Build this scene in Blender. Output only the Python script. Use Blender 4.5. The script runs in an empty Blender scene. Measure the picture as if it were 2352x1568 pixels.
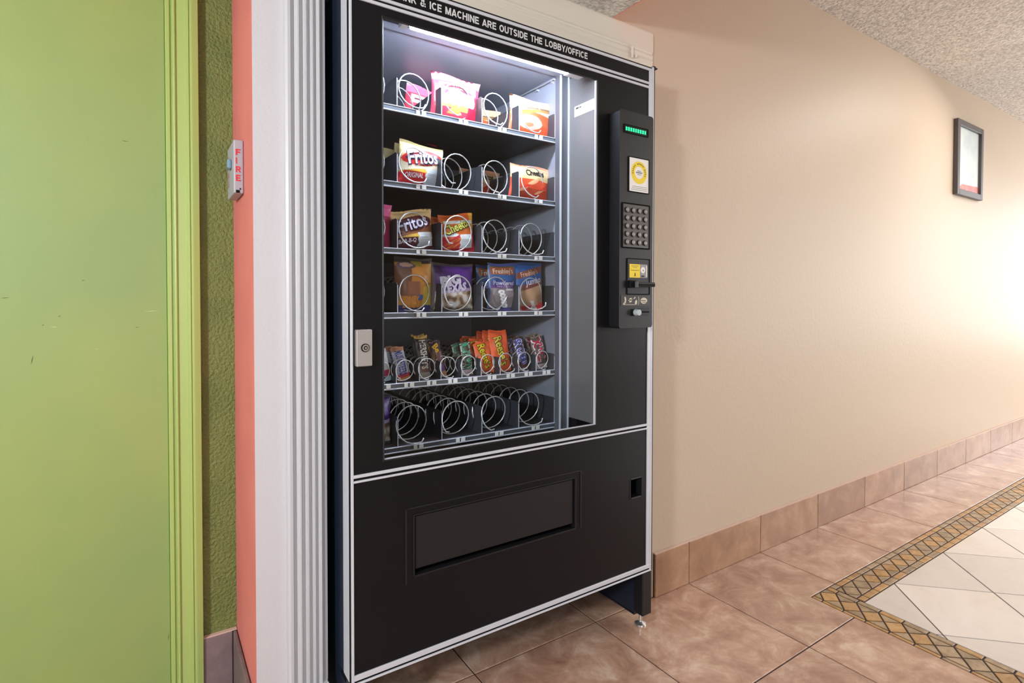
import bpy, bmesh, math, random
import numpy as np
from mathutils import Matrix, Vector

random.seed(7)
SC = bpy.context.scene
COL = SC.collection

# ------------------------------------------------------------------ camera
def cam():
    yaw, p, r = 0.58465, -0.018728, 0.001409
    c, s = math.cos(yaw), math.sin(yaw)
    fw = Vector((s, c, 0)); rt = Vector((c, -s, 0)); up = Vector((0, 0, 1))
    f2 = fw * math.cos(p) + up * math.sin(p); u2 = up * math.cos(p) - fw * math.sin(p)
    r3 = rt * math.cos(r) + u2 * math.sin(r); u3 = u2 * math.cos(r) - rt * math.sin(r)
    cd = bpy.data.cameras.new('camera')
    o = bpy.data.objects.new('camera', cd); COL.objects.link(o)
    M = Matrix.Identity(4)
    for i in range(3):
        M[i][0], M[i][1], M[i][2] = r3[i], u3[i], -f2[i]
    M[0][3], M[1][3], M[2][3] = -1.67328, -1.33619, 1.06192
    o.matrix_world = M
    cd.sensor_fit = 'HORIZONTAL'; cd.sensor_width = 36.0
    cd.lens = 1258.43 / 2352 * 36
    cd.shift_y = -73.775 / 2352
    cd.clip_start = 0.02
    SC.camera = o
cam()

# ------------------------------------------------------------------ light and exposure
SC.view_settings.view_transform = 'Standard'
SC.view_settings.look = 'None'
SC.view_settings.gamma = 1.0
SC.view_settings.use_curve_mapping = False
SC.view_settings.exposure = 0.17

W = bpy.data.worlds.new('world'); SC.world = W; W.use_nodes = True
W.node_tree.nodes['Background'].inputs['Color'].default_value = (0.75, 0.85, 1.0, 1)
W.node_tree.nodes['Background'].inputs['Strength'].default_value = 0.5

def area(name, loc, direction, sx, sy, power, color):
    l = bpy.data.lights.new(name, 'AREA'); l.shape = 'RECTANGLE'; l.size = sx; l.size_y = sy
    l.energy = power; l.color = color
    o = bpy.data.objects.new(name, l); COL.objects.link(o)
    o.location = loc
    o.rotation_euler = Vector(direction).to_track_quat('-Z', 'Y').to_euler()
    return o
area('window_daylight_far', (7.85, -1.35, 1.42), (-1, 0, 0), 2.3, 1.8, 56, (0.90, 0.95, 1.0))
area('window_daylight_front', (5.4, -4.05, 1.2), (-0.35, 1, 0), 4.0, 2.0, 200, (0.94, 0.97, 1.0))  # unseen soft source added as the main fill for the room
area('ceiling_lamp', (4.6, -2.2, 2.36), (0, 0, -1), 2.6, 1.6, 40, (1.0, 0.97, 0.92))  # added overhead fill, no fixture known here
area('ceiling_lamp_near', (2.2, -1.2, 2.36), (-0.3, 0, -1), 1.6, 0.7, 30, (1.0, 0.95, 0.88))  # added fill that lifts the wall beside the soffit
area('soffit_lamp', (-1.9, -2.6, 1.95), (0.05, 0.25, -1), 1.6, 1.0, 11, (0.92, 0.96, 1.0))  # added fill below the soffit for the door side
area('window_daylight_left', (-1.75, -4.05, 1.05), (0.1, 1, 0.12), 1.9, 1.6, 20, (0.94, 0.97, 1.0))  # second unseen fill, added to brighten soffit underside and left walls
area('left_lamp', (-3.3, -1.55, 1.55), (0.72, 0.7, -0.1), 0.22, 0.22, 42, (0.95, 0.97, 1.0))

# ------------------------------------------------------------------ materials
def lin(c):
    out = []
    for x in c[:3]:
        x = x / 255.0
        out.append(x / 12.92 if x <= 0.04045 else ((x + 0.055) / 1.055) ** 2.4)
    return tuple(out)

_m = {}
def mat(name, rgb, rough=0.5, metal=0.0, spec=0.5, bump=None, vary=None, emit=None, coat=0.0):
    """bump=(scale, strength, detail); vary=(scale, rgb2, lo, hi)"""
    if name in _m:
        return _m[name]
    m = bpy.data.materials.new(name); m.use_nodes = True
    nt = m.node_tree; b = nt.nodes['Principled BSDF']
    c = lin(rgb)
    b.inputs['Base Color'].default_value = (*c, 1)
    b.inputs['Roughness'].default_value = rough
    b.inputs['Metallic'].default_value = metal
    b.inputs['Specular IOR Level'].default_value = spec
    b.inputs['Coat Weight'].default_value = coat
    if emit:
        b.inputs['Emission Color'].default_value = (*lin(emit[0]), 1)
        b.inputs['Emission Strength'].default_value = emit[1]
    if bump or vary:
        geo = nt.nodes.new('ShaderNodeNewGeometry')
    if vary:
        n = nt.nodes.new('ShaderNodeTexNoise'); n.inputs['Scale'].default_value = vary[0]
        n.inputs['Detail'].default_value = 5
        nt.links.new(geo.outputs['Position'], n.inputs['Vector'])
        r = nt.nodes.new('ShaderNodeValToRGB')
        r.color_ramp.elements[0].position = vary[2]; r.color_ramp.elements[1].position = vary[3]
        r.color_ramp.elements[0].color = (*c, 1); r.color_ramp.elements[1].color = (*lin(vary[1]), 1)
        nt.links.new(n.outputs['Fac'], r.inputs['Fac'])
        nt.links.new(r.outputs['Color'], b.inputs['Base Color'])
    if bump:
        n = nt.nodes.new('ShaderNodeTexNoise'); n.inputs['Scale'].default_value = bump[0]
        n.inputs['Detail'].default_value = bump[2]
        nt.links.new(geo.outputs['Position'], n.inputs['Vector'])
        bp = nt.nodes.new('ShaderNodeBump'); bp.inputs['Strength'].default_value = bump[1]
        bp.inputs['Distance'].default_value = bump[3] if len(bump) > 3 else 0.003
        nt.links.new(n.outputs['Fac'], bp.inputs['Height'])
        nt.links.new(bp.outputs['Normal'], b.inputs['Normal'])
    _m[name] = m
    return m

def stone_mat(name, stops, scale, rough, coat=0.0, bump=0.05):
    """veined stone whose pattern shifts from tile to tile"""
    m = bpy.data.materials.new(name); m.use_nodes = True
    nt = m.node_tree; b = nt.nodes['Principled BSDF']
    geo = nt.nodes.new('ShaderNodeNewGeometry'); oi = nt.nodes.new('ShaderNodeObjectInfo')
    mul = nt.nodes.new('ShaderNodeMath'); mul.operation = 'MULTIPLY'; mul.inputs[1].default_value = 37.0
    nt.links.new(oi.outputs['Random'], mul.inputs[0])
    add = nt.nodes.new('ShaderNodeVectorMath'); add.operation = 'ADD'
    nt.links.new(geo.outputs['Position'], add.inputs[0]); nt.links.new(mul.outputs[0], add.inputs[1])
    n = nt.nodes.new('ShaderNodeTexNoise'); n.inputs['Scale'].default_value = scale
    n.inputs['Detail'].default_value = 10; n.inputs['Roughness'].default_value = 0.7
    n.inputs['Distortion'].default_value = 0.45
    nt.links.new(add.outputs[0], n.inputs['Vector'])
    r = nt.nodes.new('ShaderNodeValToRGB')
    while len(r.color_ramp.elements) < len(stops):
        r.color_ramp.elements.new(0.5)
    for e, (pos, c) in zip(r.color_ramp.elements, stops):
        e.position = pos; e.color = (*lin(c), 1)
    nt.links.new(n.outputs['Fac'], r.inputs['Fac'])
    hs = nt.nodes.new('ShaderNodeHueSaturation')
    mr = nt.nodes.new('ShaderNodeMapRange'); mr.inputs['To Min'].default_value = 0.9; mr.inputs['To Max'].default_value = 1.08
    nt.links.new(oi.outputs['Random'], mr.inputs['Value']); nt.links.new(mr.outputs[0], hs.inputs['Value'])
    nt.links.new(r.outputs['Color'], hs.inputs['Color'])
    nt.links.new(hs.outputs['Color'], b.inputs['Base Color'])
    b.inputs['Roughness'].default_value = rough; b.inputs['Coat Weight'].default_value = coat
    b.inputs['Coat Roughness'].default_value = 0.1
    bp = nt.nodes.new('ShaderNodeBump'); bp.inputs['Strength'].default_value = bump; bp.inputs['Distance'].default_value = 0.002
    nt.links.new(n.outputs['Fac'], bp.inputs['Height']); nt.links.new(bp.outputs['Normal'], b.inputs['Normal'])
    return m

def glass_mat(name, ior):
    m = bpy.data.materials.new(name); m.use_nodes = True
    nt = m.node_tree; nt.nodes.clear()
    out = nt.nodes.new('ShaderNodeOutputMaterial'); mix = nt.nodes.new('ShaderNodeMixShader')
    tr = nt.nodes.new('ShaderNodeBsdfTransparent'); gl = nt.nodes.new('ShaderNodeBsdfGlossy')
    tr.inputs['Color'].default_value = (0.95, 0.97, 0.98, 1)
    gl.inputs['Roughness'].default_value = 0.03
    fr = nt.nodes.new('ShaderNodeFresnel'); fr.inputs['IOR'].default_value = ior
    geo = nt.nodes.new('ShaderNodeNewGeometry'); inv = nt.nodes.new('ShaderNodeMath'); inv.operation = 'SUBTRACT'; inv.inputs[0].default_value = 1.0
    mu = nt.nodes.new('ShaderNodeMath'); mu.operation = 'MULTIPLY'
    nt.links.new(geo.outputs['Backfacing'], inv.inputs[1]); nt.links.new(fr.outputs[0], mu.inputs[0]); nt.links.new(inv.outputs[0], mu.inputs[1])
    nt.links.new(mu.outputs[0], mix.inputs[0]); nt.links.new(tr.outputs[0], mix.inputs[1])
    nt.links.new(gl.outputs[0], mix.inputs[2]); nt.links.new(mix.outputs[0], out.inputs[0])
    return m

def popcorn_mat():
    m = bpy.data.materials.new('popcorn_ceiling'); m.use_nodes = True
    nt = m.node_tree; b = nt.nodes['Principled BSDF']; b.inputs['Roughness'].default_value = 0.95
    b.inputs['Specular IOR Level'].default_value = 0.1
    geo = nt.nodes.new('ShaderNodeNewGeometry')
    n = nt.nodes.new('ShaderNodeTexNoise'); n.inputs['Scale'].default_value = 75; n.inputs['Detail'].default_value = 3
    v = nt.nodes.new('ShaderNodeTexVoronoi'); v.inputs['Scale'].default_value = 95
    nt.links.new(geo.outputs['Position'], n.inputs['Vector']); nt.links.new(geo.outputs['Position'], v.inputs['Vector'])
    r = nt.nodes.new('ShaderNodeValToRGB')
    r.color_ramp.elements[0].position = 0.34; r.color_ramp.elements[0].color = (*lin((196, 190, 184)), 1)
    r.color_ramp.elements[1].position = 0.62; r.color_ramp.elements[1].color = (*lin((240, 236, 230)), 1)
    nt.links.new(n.outputs['Fac'], r.inputs['Fac']); nt.links.new(r.outputs['Color'], b.inputs['Base Color'])
    ad = nt.nodes.new('ShaderNodeMath'); ad.operation = 'SUBTRACT'
    nt.links.new(n.outputs['Fac'], ad.inputs[0]); nt.links.new(v.outputs['Distance'], ad.inputs[1])
    bp = nt.nodes.new('ShaderNodeBump'); bp.inputs['Strength'].default_value = 0.6; bp.inputs['Distance'].default_value = 0.005
    nt.links.new(ad.outputs[0], bp.inputs['Height']); nt.links.new(bp.outputs['Normal'], b.inputs['Normal'])
    return m

def wrapper_mat():
    m = bpy.data.materials.new('printed_wrapper'); m.use_nodes = True
    nt = m.node_tree; b = nt.nodes['Principled BSDF']
    a = nt.nodes.new('ShaderNodeVertexColor'); a.layer_name = 'Col'
    nt.links.new(a.outputs['Color'], b.inputs['Base Color'])
    b.inputs['Roughness'].default_value = 0.32
    tc = nt.nodes.new('ShaderNodeTexCoord')
    n = nt.nodes.new('ShaderNodeTexNoise'); n.inputs['Scale'].default_value = 45; n.inputs['Detail'].default_value = 2
    nt.links.new(tc.outputs['Object'], n.inputs['Vector'])
    bp = nt.nodes.new('ShaderNodeBump'); bp.inputs['Strength'].default_value = 0.35; bp.inputs['Distance'].default_value = 0.004
    nt.links.new(n.outputs['Fac'], bp.inputs['Height']); nt.links.new(bp.outputs['Normal'], b.inputs['Normal'])
    return m

BEIGE = mat('beige_wall', (204, 187, 167), 0.42, bump=(55, 0.2, 4, 0.004), spec=0.17)
WHITEW = mat('white_textured_wall', (205, 203, 207), 0.6, bump=(110, 0.35, 4, 0.003))
CORAL = mat('coral_wall', (222, 126, 120), 0.6, bump=(90, 0.2, 3, 0.002), vary=(4, (214, 118, 114), 0.4, 0.6))
OLIVE = mat('olive_wall', (116, 128, 68), 0.55, bump=(130, 1.0, 4, 0.008), vary=(8, (104, 120, 62), 0.4, 0.6))
GREEN = mat('green_door_paint', (152, 168, 96), 0.42, bump=(180, 0.08, 3, 0.002), vary=(2.2, (138, 162, 98), 0.35, 0.65))
GREENC = mat('green_casing_paint', (168, 190, 110), 0.3)
TRIMW = mat('white_trim_paint', (196, 197, 201), 0.4)
HEADW = mat('cream_trim_paint', (220, 212, 198), 0.45)
POP = popcorn_mat()
GROUT = mat('dark_grout', (62, 46, 42), 0.8)
BROWN = stone_mat('brown_floor_stone', [(0.26, (142, 106, 90)), (0.42, (176, 138, 118)), (0.54, (198, 162, 140)), (0.64, (216, 188, 168)), (0.76, (234, 218, 204))], 8.0, 0.16, 0.4)
BASEB = stone_mat('brown_baseboard_stone', [(0.25, (138, 102, 78)), (0.5, (168, 130, 102)), (0.75, (192, 158, 130))], 7.0, 0.35, 0.05)
BASEG = stone_mat('grey_baseboard_stone', [(0.25, (98, 82, 84)), (0.5, (122, 104, 106)), (0.75, (142, 124, 124))], 9.0, 0.4)
IVORY = stone_mat('ivory_floor_stone', [(0.25, (216, 206, 198)), (0.5, (230, 223, 217)), (0.75, (238, 233, 228))], 2.6, 0.16, 0.4)
OCHRE = stone_mat('ochre_mosaic_stone', [(0.3, (150, 108, 62)), (0.5, (188, 146, 92)), (0.75, (206, 174, 126))], 20, 0.35, 0.1, 0.2)
SAND = stone_mat('sand_mosaic_stone', [(0.28, (112, 96, 80)), (0.5, (168, 144, 112)), (0.75, (196, 174, 142))], 22, 0.35, 0.1, 0.2)
BLACK = mat('black_machine_paint', (13, 14, 18), 0.36, bump=(600, 0.05, 2, 0.0006), spec=0.27)
BLACKS = mat('black_plastic', (24, 24, 27), 0.42, spec=0.4)
JET = mat('jet_recess', (6, 6, 7), 0.7, spec=0.2)
NAVY = mat('dark_cabinet_steel', (26, 36, 52), 0.35)
ALU = mat('brushed_aluminium', (208, 212, 222), 0.36, 0.2)
CHROME = mat('bright_steel', (220, 222, 226), 0.22, 0.9)
WIRE = mat('zinc_wire', (222, 224, 226), 0.28, 0.6)
LINER = mat('grey_cabinet_liner', (142, 146, 158), 0.4)
FLANGE = mat('grey_flange_steel', (92, 94, 100), 0.4)
SHELF = mat('shelf_steel', (66, 69, 76), 0.42, 0.2)
RAIL = mat('shelf_rail_steel', (120, 128, 138), 0.3, 0.5)
PLASTW = mat('white_label', (238, 236, 232), 0.5)
YELLOW = mat('yellow_label', (240, 212, 30), 0.5)
RED = mat('red_print', (214, 40, 54), 0.5)
INK = mat('dark_print', (52, 50, 52), 0.6)
GREYINK = mat('grey_print', (140, 140, 142), 0.6)
SIGNTXT = mat('pale_sign_lettering', (206, 208, 208), 0.5)
LED = mat('green_led', (10, 60, 40), 0.5, emit=((20, 240, 150), 1.6))
LEDBG = mat('dark_display_window', (14, 34, 28), 0.2)
TUBE = mat('lamp_tube', (255, 255, 255), 0.5, emit=((226, 236, 255), 118))
FRAMEM = mat('dark_picture_frame', (60, 52, 54), 0.45, spec=0.9)
WRAP = wrapper_mat()
GLASS = glass_mat('pane_glass', 1.45); GLASSP = glass_mat('picture_glass', 1.22)

# ------------------------------------------------------------------ mesh helpers
class MB:
    def __init__(s):
        s.v = []; s.f = []; s.mi = []; s.sm = []; s.mats = []
    def m(s, mt):
        if mt not in s.mats: s.mats.append(mt)
        return s.mats.index(mt)
    def add(s, vs, fs, mt, smooth=False):
        o = len(s.v); s.v.extend(tuple(x) for x in vs); k = s.m(mt)
        for f in fs:
            s.f.append(tuple(i + o for i in f)); s.mi.append(k); s.sm.append(smooth)
        return s
    def box(s, x0, x1, y0, y1, z0, z1, mt, bev=0.0, seg=1):
        if bev <= 0:
            vs = [(x, y, z) for x in (x0, x1) for y in (y0, y1) for z in (z0, z1)]
            fs = [(0, 1, 3, 2), (4, 6, 7, 5), (0, 4, 5, 1), (2, 3, 7, 6), (0, 2, 6, 4), (1, 5, 7, 3)]
            return s.add(vs, fs, mt)
        bm = bmesh.new()
        M = Matrix.Translation(((x0 + x1) / 2, (y0 + y1) / 2, (z0 + z1) / 2)) @ Matrix.Diagonal((x1 - x0, y1 - y0, z1 - z0, 1))
        bmesh.ops.create_cube(bm, size=1.0, matrix=M)
        bmesh.ops.bevel(bm, geom=bm.edges[:], offset=bev, segments=seg, affect='EDGES', profile=0.5)
        s.bm(bm, mt); return s
    def bm(s, bm, mt, smooth=False):
        bm.verts.index_update()
        s.add([v.co[:] for v in bm.verts], [[v.index for v in f.verts] for f in bm.faces], mt, smooth)
        bm.free()
    def prism(s, poly, fn, a, b, mt):
        """poly: 2D points; fn(p, t) -> 3D"""
        n = len(poly)
        vs = [fn(p, a) for p in poly] + [fn(p, b) for p in poly]
        fs = [tuple(range(n))[::-1], tuple(range(n, 2 * n))] + [(i, (i + 1) % n, n + (i + 1) % n, n + i) for i in range(n)]
        return s.add(vs, fs, mt)
    def tube(s, pts, r, mt, n=8, caps=True):
        pts = [Vector(p) for p in pts]; vs = []; fs = []
        t0 = (pts[1] - pts[0]).normalized()
        ref = Vector((0, 0, 1)) if abs(t0.z) < 0.9 else Vector((1, 0, 0))
        a = t0.cross(ref).normalized()
        for i, p in enumerate(pts):
            t = (pts[min(i + 1, len(pts) - 1)] - pts[max(i - 1, 0)]).normalized()
            a = (a - t * a.dot(t)).normalized(); b = t.cross(a)
            for k in range(n):
                q = 2 * math.pi * k / n
                vs.append(p + a * (r * math.cos(q)) + b * (r * math.sin(q)))
        for i in range(len(pts) - 1):
            for k in range(n):
                fs.append((i * n + k, i * n + (k + 1) % n, (i + 1) * n + (k + 1) % n, (i + 1) * n + k))
        if caps:
            fs.append(tuple(range(n))[::-1]); fs.append(tuple(range((len(pts) - 1) * n, len(pts) * n)))
        return s.add(vs, fs, mt, True)
    def cyl(s, c, axis, r, h, mt, n=20, r2=None, smooth=True):
        ax = Vector(axis).normalized(); ref = Vector((0, 0, 1)) if abs(ax.z) < 0.9 else Vector((1, 0, 0))
        a = ax.cross(ref).normalized(); b = ax.cross(a); c = Vector(c); r2 = r if r2 is None else r2
        vs = [c + a * (r * math.cos(2 * math.pi * k / n)) + b * (r * math.sin(2 * math.pi * k / n)) for k in range(n)]
        vs += [c + ax * h + a * (r2 * math.cos(2 * math.pi * k / n)) + b * (r2 * math.sin(2 * math.pi * k / n)) for k in range(n)]
        s.add(vs, [(k, (k + 1) % n, n + (k + 1) % n, n + k) for k in range(n)], mt, smooth)
        o = [vs[:n][::-1], vs[n:]]
        for ring in o: s.add(ring, [tuple(range(n))], mt)
        return s
    def holes(s, x0, x1, z0, z1, hs, y0, y1, mt):
        xs = sorted({x0, x1, *[h[0] for h in hs], *[h[1] for h in hs]}); zs = sorted({z0, z1, *[h[2] for h in hs], *[h[3] for h in hs]})
        cell = {}
        for i in range(len(xs) - 1):
            for j in range(len(zs) - 1):
                cx, cz = (xs[i] + xs[i + 1]) / 2, (zs[j] + zs[j + 1]) / 2
                cell[i, j] = not any(h[0] < cx < h[1] and h[2] < cz < h[3] for h in hs)
        for (i, j), on in cell.items():
            if not on: continue
            a, b, c, d = xs[i], xs[i + 1], zs[j], zs[j + 1]
            s.add([(a, y0, c), (b, y0, c), (b, y0, d), (a, y0, d)], [(0, 1, 2, 3)], mt)
            s.add([(a, y1, c), (b, y1, c), (b, y1, d), (a, y1, d)], [(3, 2, 1, 0)], mt)
            if not cell.get((i - 1, j)): s.add([(a, y0, c), (a, y0, d), (a, y1, d), (a, y1, c)], [(0, 1, 2, 3)], mt)
            if not cell.get((i + 1, j)): s.add([(b, y0, c), (b, y1, c), (b, y1, d), (b, y0, d)], [(0, 1, 2, 3)], mt)
            if not cell.get((i, j - 1)): s.add([(a, y0, c), (a, y1, c), (b, y1, c), (b, y0, c)], [(0, 1, 2, 3)], mt)
            if not cell.get((i, j + 1)): s.add([(a, y0, d), (b, y0, d), (b, y1, d), (a, y1, d)], [(0, 1, 2, 3)], mt)
        return s
    def mesh(s, name):
        me = bpy.data.meshes.new(name); me.from_pydata(s.v, [], s.f)
        for mt in s.mats: me.materials.append(mt)
        me.polygons.foreach_set('material_index', s.mi); me.polygons.foreach_set('use_smooth', s.sm)
        me.update(); return me

def wpos(o):
    p = Vector((0, 0, 0))
    while o: p += o.location; o = o.parent
    return p
def obj(name, mb, parent=None, label=None, origin=None, group=None):
    """links a mesh built in world coordinates; a child keeps its parent's origin"""
    org = Vector(origin) if origin is not None else (wpos(parent) if parent else Vector((0, 0, 0)))
    if org.length > 0: mb.v = [tuple(Vector(v) - org) for v in mb.v]
    o = bpy.data.objects.new(name, mb.mesh(name)); COL.objects.link(o)
    if parent:
        o.parent = parent
        if origin is not None: o.location = org - wpos(parent)
    else: o.location = org
    if label: o['label'] = label
    if group: o['group'] = group
    return o
def copy_at(o, delta, parent):
    c = o.copy(); COL.objects.link(c); c.parent = parent; c.location = Vector(o.location) + Vector(delta); return c
def thing(name, loc, label, cat, group=None):
    o = bpy.data.objects.new(name, None); COL.objects.link(o); o.location = loc; o.empty_display_size = 0.05
    o['label'] = label; o['category'] = cat
    if group: o['group'] = group
    return o
def struct(name, mb, origin=None):
    o = obj(name, mb, None, origin=origin); o['kind'] = 'structure'; return o

_t = {}
def text2d(s, bold=0.0, shear=0.0, spacing=1.0):
    """outline of a line of lettering: cap height 1, centred"""
    k = (s, bold, shear, spacing)
    if k not in _t:
        c = bpy.data.curves.new('lettering', 'FONT'); c.body = s; c.offset = bold; c.resolution_u = 2; c.shear = shear
        c.space_character = spacing
        o = bpy.data.objects.new('lettering', c); me = bpy.data.meshes.new_from_object(o)
        v = np.array([(q.co.x, q.co.y) for q in me.vertices]); f = [tuple(p.vertices) for p in me.polygons]
        v = v / 0.72
        v[:, 0] -= (v[:, 0].min() + v[:, 0].max()) / 2; v[:, 1] -= 0.5
        bpy.data.objects.remove(o); bpy.data.curves.remove(c); bpy.data.meshes.remove(me)
        _t[k] = (v, f, v[:, 0].max() - v[:, 0].min())
    return _t[k]
def arc(cx, cy, rx, ry, a0, a1, n=10):
    return [(cx + rx * math.cos(math.radians(a0 + (a1 - a0) * k / n)), cy + ry * math.sin(math.radians(a0 + (a1 - a0) * k / n))) for k in range(n + 1)]
SW = 0.2                              # stroke of the bold block capitals, cap height 1
L_, H_ = SW / 2, 1 - SW / 2
GLYPH = {   # width, strokes (centre lines)
    'D': (0.74, [[(L_, L_), (L_, H_)], [(L_, H_), (0.32, H_)] + arc(0.32, 0.5, 0.32, 0.4, 90, -90, 14) + [(L_, L_)]]),
    'R': (0.76, [[(L_, 0), (L_, 1)], [(L_, H_), (0.42, H_)] + arc(0.42, 0.695, 0.22, 0.205, 90, -90, 10) + [(L_, 0.49)], [(0.40, 0.49), (0.66, 0.0)]]),
    'I': (0.22, [[(0.11, 0), (0.11, 1)]]),
    'N': (0.76, [[(L_, 0), (L_, 1)], [(0.66, 0), (0.66, 1)], [(L_, 0.97), (0.66, 0.03)]]),
    'K': (0.78, [[(L_, 0), (L_, 1)], [(0.68, 1.0), (0.14, 0.40)], [(0.30, 0.58), (0.68, 0.0)]]),
    '&': (0.82, [[(0.76, 0.03), (0.24, 0.66)] + arc(0.37, 0.765, 0.145, 0.14, 200, -20, 12) + [(0.46, 0.62), (0.22, 0.46)] + arc(0.32, 0.295, 0.22, 0.20, 140, 290, 10) + [(0.56, 0.22), (0.70, 0.50)]]),
    'C': (0.76, [arc(0.40, 0.5, 0.30, 0.4, 42, 318, 22)]),
    'E': (0.66, [[(L_, 0), (L_, 1)], [(L_, H_), (0.64, H_)], [(L_, 0.51), (0.60, 0.51)], [(L_, L_), (0.65, L_)]]),
    'F': (0.62, [[(L_, 0), (L_, 1)], [(L_, H_), (0.61, H_)], [(L_, 0.50), (0.55, 0.50)]]),
    'M': (0.90, [[(L_, 0), (L_, 1)], [(0.80, 0), (0.80, 1)], [(0.13, 0.98), (0.45, 0.03)], [(0.77, 0.98), (0.45, 0.03)]]),
    'A': (0.78, [[(0.07, 0), (0.39, 0.97)], [(0.71, 0), (0.39, 0.97)], [(0.17, 0.27), (0.61, 0.27)]]),
    'H': (0.76, [[(L_, 0), (L_, 1)], [(0.66, 0), (0.66, 1)], [(L_, 0.51), (0.66, 0.51)]]),
    'O': (0.82, [arc(0.41, 0.5, 0.31, 0.4, 0, 360, 28)]),
    'U': (0.74, [[(L_, 1), (L_, 0.40)] + arc(0.37, 0.37, 0.27, 0.27, 180, 360, 14) + [(0.64, 1)]]),
    'T': (0.66, [[(0.33, 0), (0.33, 1)], [(0.02, H_), (0.64, H_)]]),
    'S': (0.70, [arc(0.35, 0.71, 0.24, 0.19, 25, 250, 14) + arc(0.35, 0.29, 0.25, 0.19, 70, -155, 14)]),
    'L': (0.62, [[(L_, 0), (L_, 1)], [(L_, L_), (0.62, L_)]]),
    'B': (0.74, [[(L_, 0), (L_, 1)], [(L_, H_), (0.40, H_)] + arc(0.40, 0.71, 0.19, 0.19, 90, -90, 10) + [(L_, 0.52)], [(0.36, 0.52)] + arc(0.42, 0.31, 0.22, 0.21, 90, -90, 10) + [(L_, L_)]]),
    'Y': (0.74, [[(0.37, 0), (0.37, 0.44)], [(0.06, 1), (0.37, 0.44)], [(0.68, 1), (0.37, 0.44)]]),
    '/': (0.36, [[(0.02, -0.02), (0.34, 1.02)]]),
    ' ': (0.36, []),
}
def block_text(mb, txt, fn, h, width, mt, gap=0.10, nrm=(0, -1, 0)):
    """bold block capitals; fn(x, z) -> 3D, x runs from 0 to width"""
    tot = sum(GLYPH[c][0] + gap for c in txt) - gap; kx = width / tot; x = 0.0
    for c in txt:
        w, st = GLYPH[c]
        for si, pl in enumerate(st):
            up_ = Vector(nrm) * (0.00012 * si)
            n = len(pl); lo = []; hi = []
            for i, p in enumerate(pl):
                a = Vector(pl[max(i - 1, 0)]); b = Vector(pl[min(i + 1, n - 1)]); q = Vector(p)
                d1 = (q - a).normalized() if i > 0 else (b - q).normalized(); d2 = (b - q).normalized() if i < n - 1 else d1
                t = (d1 + d2)
                t = t.normalized() if t.length > 0.3 else d1
                nn = Vector((-t.y, t.x)); k = SW / 2 / max(nn.dot(Vector((-d1.y, d1.x))), 0.6)
                lo.append(q - nn * k); hi.append(q + nn * k)
            vs = []
            for q in lo + hi: vs.append(Vector(fn((x + q.x) * kx, (min(max(q.y, 0.0), 1.0) - 0.5) * h)) + up_)
            mb.add(vs, [(i, i + 1, n + i + 1, n + i) for i in range(n - 1)], mt)
        x += w + gap
def flat_text(mb, s, fn, h, mt, bold=0.0, width=None, shear=0.0, spacing=1.0):
    """fn(x, z) -> 3D; lettering laid on a flat face"""
    v, f, w = text2d(s, bold, shear, spacing)
    kx = h if width is None else width / w
    mb.add([fn(a * kx, b * h) for a, b in v], f, mt)

# ------------------------------------------------------------------ room shell
T = 0.457
H = 2.392
XN0, XN1 = -1.324, -0.300          # the opening the machine stands in
m = MB()
m.box(XN1, 8.0, 0.0, 0.12, 0, H, BEIGE)
m.box(XN0, XN1, 0.0, 0.12, 1.868, H, BEIGE)
struct('wall_back', m)
m = MB()
m.box(-1.479, XN0, 0.0, 0.12, 0, H, WHITEW)
m.box(-1.40, XN0, 0.12, 0.95, 0, H, WHITEW)
struct('wall_center', m)
struct('wall_left', MB().box(-1.48, -1.40, 0.0005, 0.335, 0, H, CORAL))
struct('wall_rear', MB().box(-1.58, -1.48, 0.33, 0.45, 0, H, OLIVE).box(-3.4, -1.58, 0.33, 0.45, 2.05, H, OLIVE).box(-3.4, -2.62, 0.33, 0.45, 0, 2.05, OLIVE))
struct('wall_niche', MB().box(-1.40, 0.2, 0.86, 0.95, 0, H, WHITEW).box(XN1, -0.2, 0.12, 0.86, 0, H, WHITEW))
struct('wall_west', MB().box(-3.5, -3.4, -4.2, 0.45, 0, H, WHITEW))
struct('wall_east', MB().box(8.0, 8.1, -4.2, 0.12, 0, H, WHITEW))
struct('wall_front', MB().box(-3.5, 8.1, -4.3, -4.2, 0, H, BEIGE))
struct('ceiling', MB().box(-0.40, 8.1, -4.3, 0.12, H, H + 0.1, POP).box(-3.5, -0.40, -4.3, 0.95, H, H + 0.1, POP))
m = MB().box(-3.4, -0.402, -4.2, -0.0005, 1.982, H, POP)
m.add([(-0.4015, -4.2, 1.981), (-0.4015, -0.0005, 1.981), (-0.4015, -0.0005, H), (-0.4015, -4.2, H)], [(0, 1, 2, 3)], mat('coral_soffit', (240, 116, 78), 0.6))  # unseen end face, coral strengthened to bounce salmon light onto the wall
struct('ceiling_soffit', m)

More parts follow.
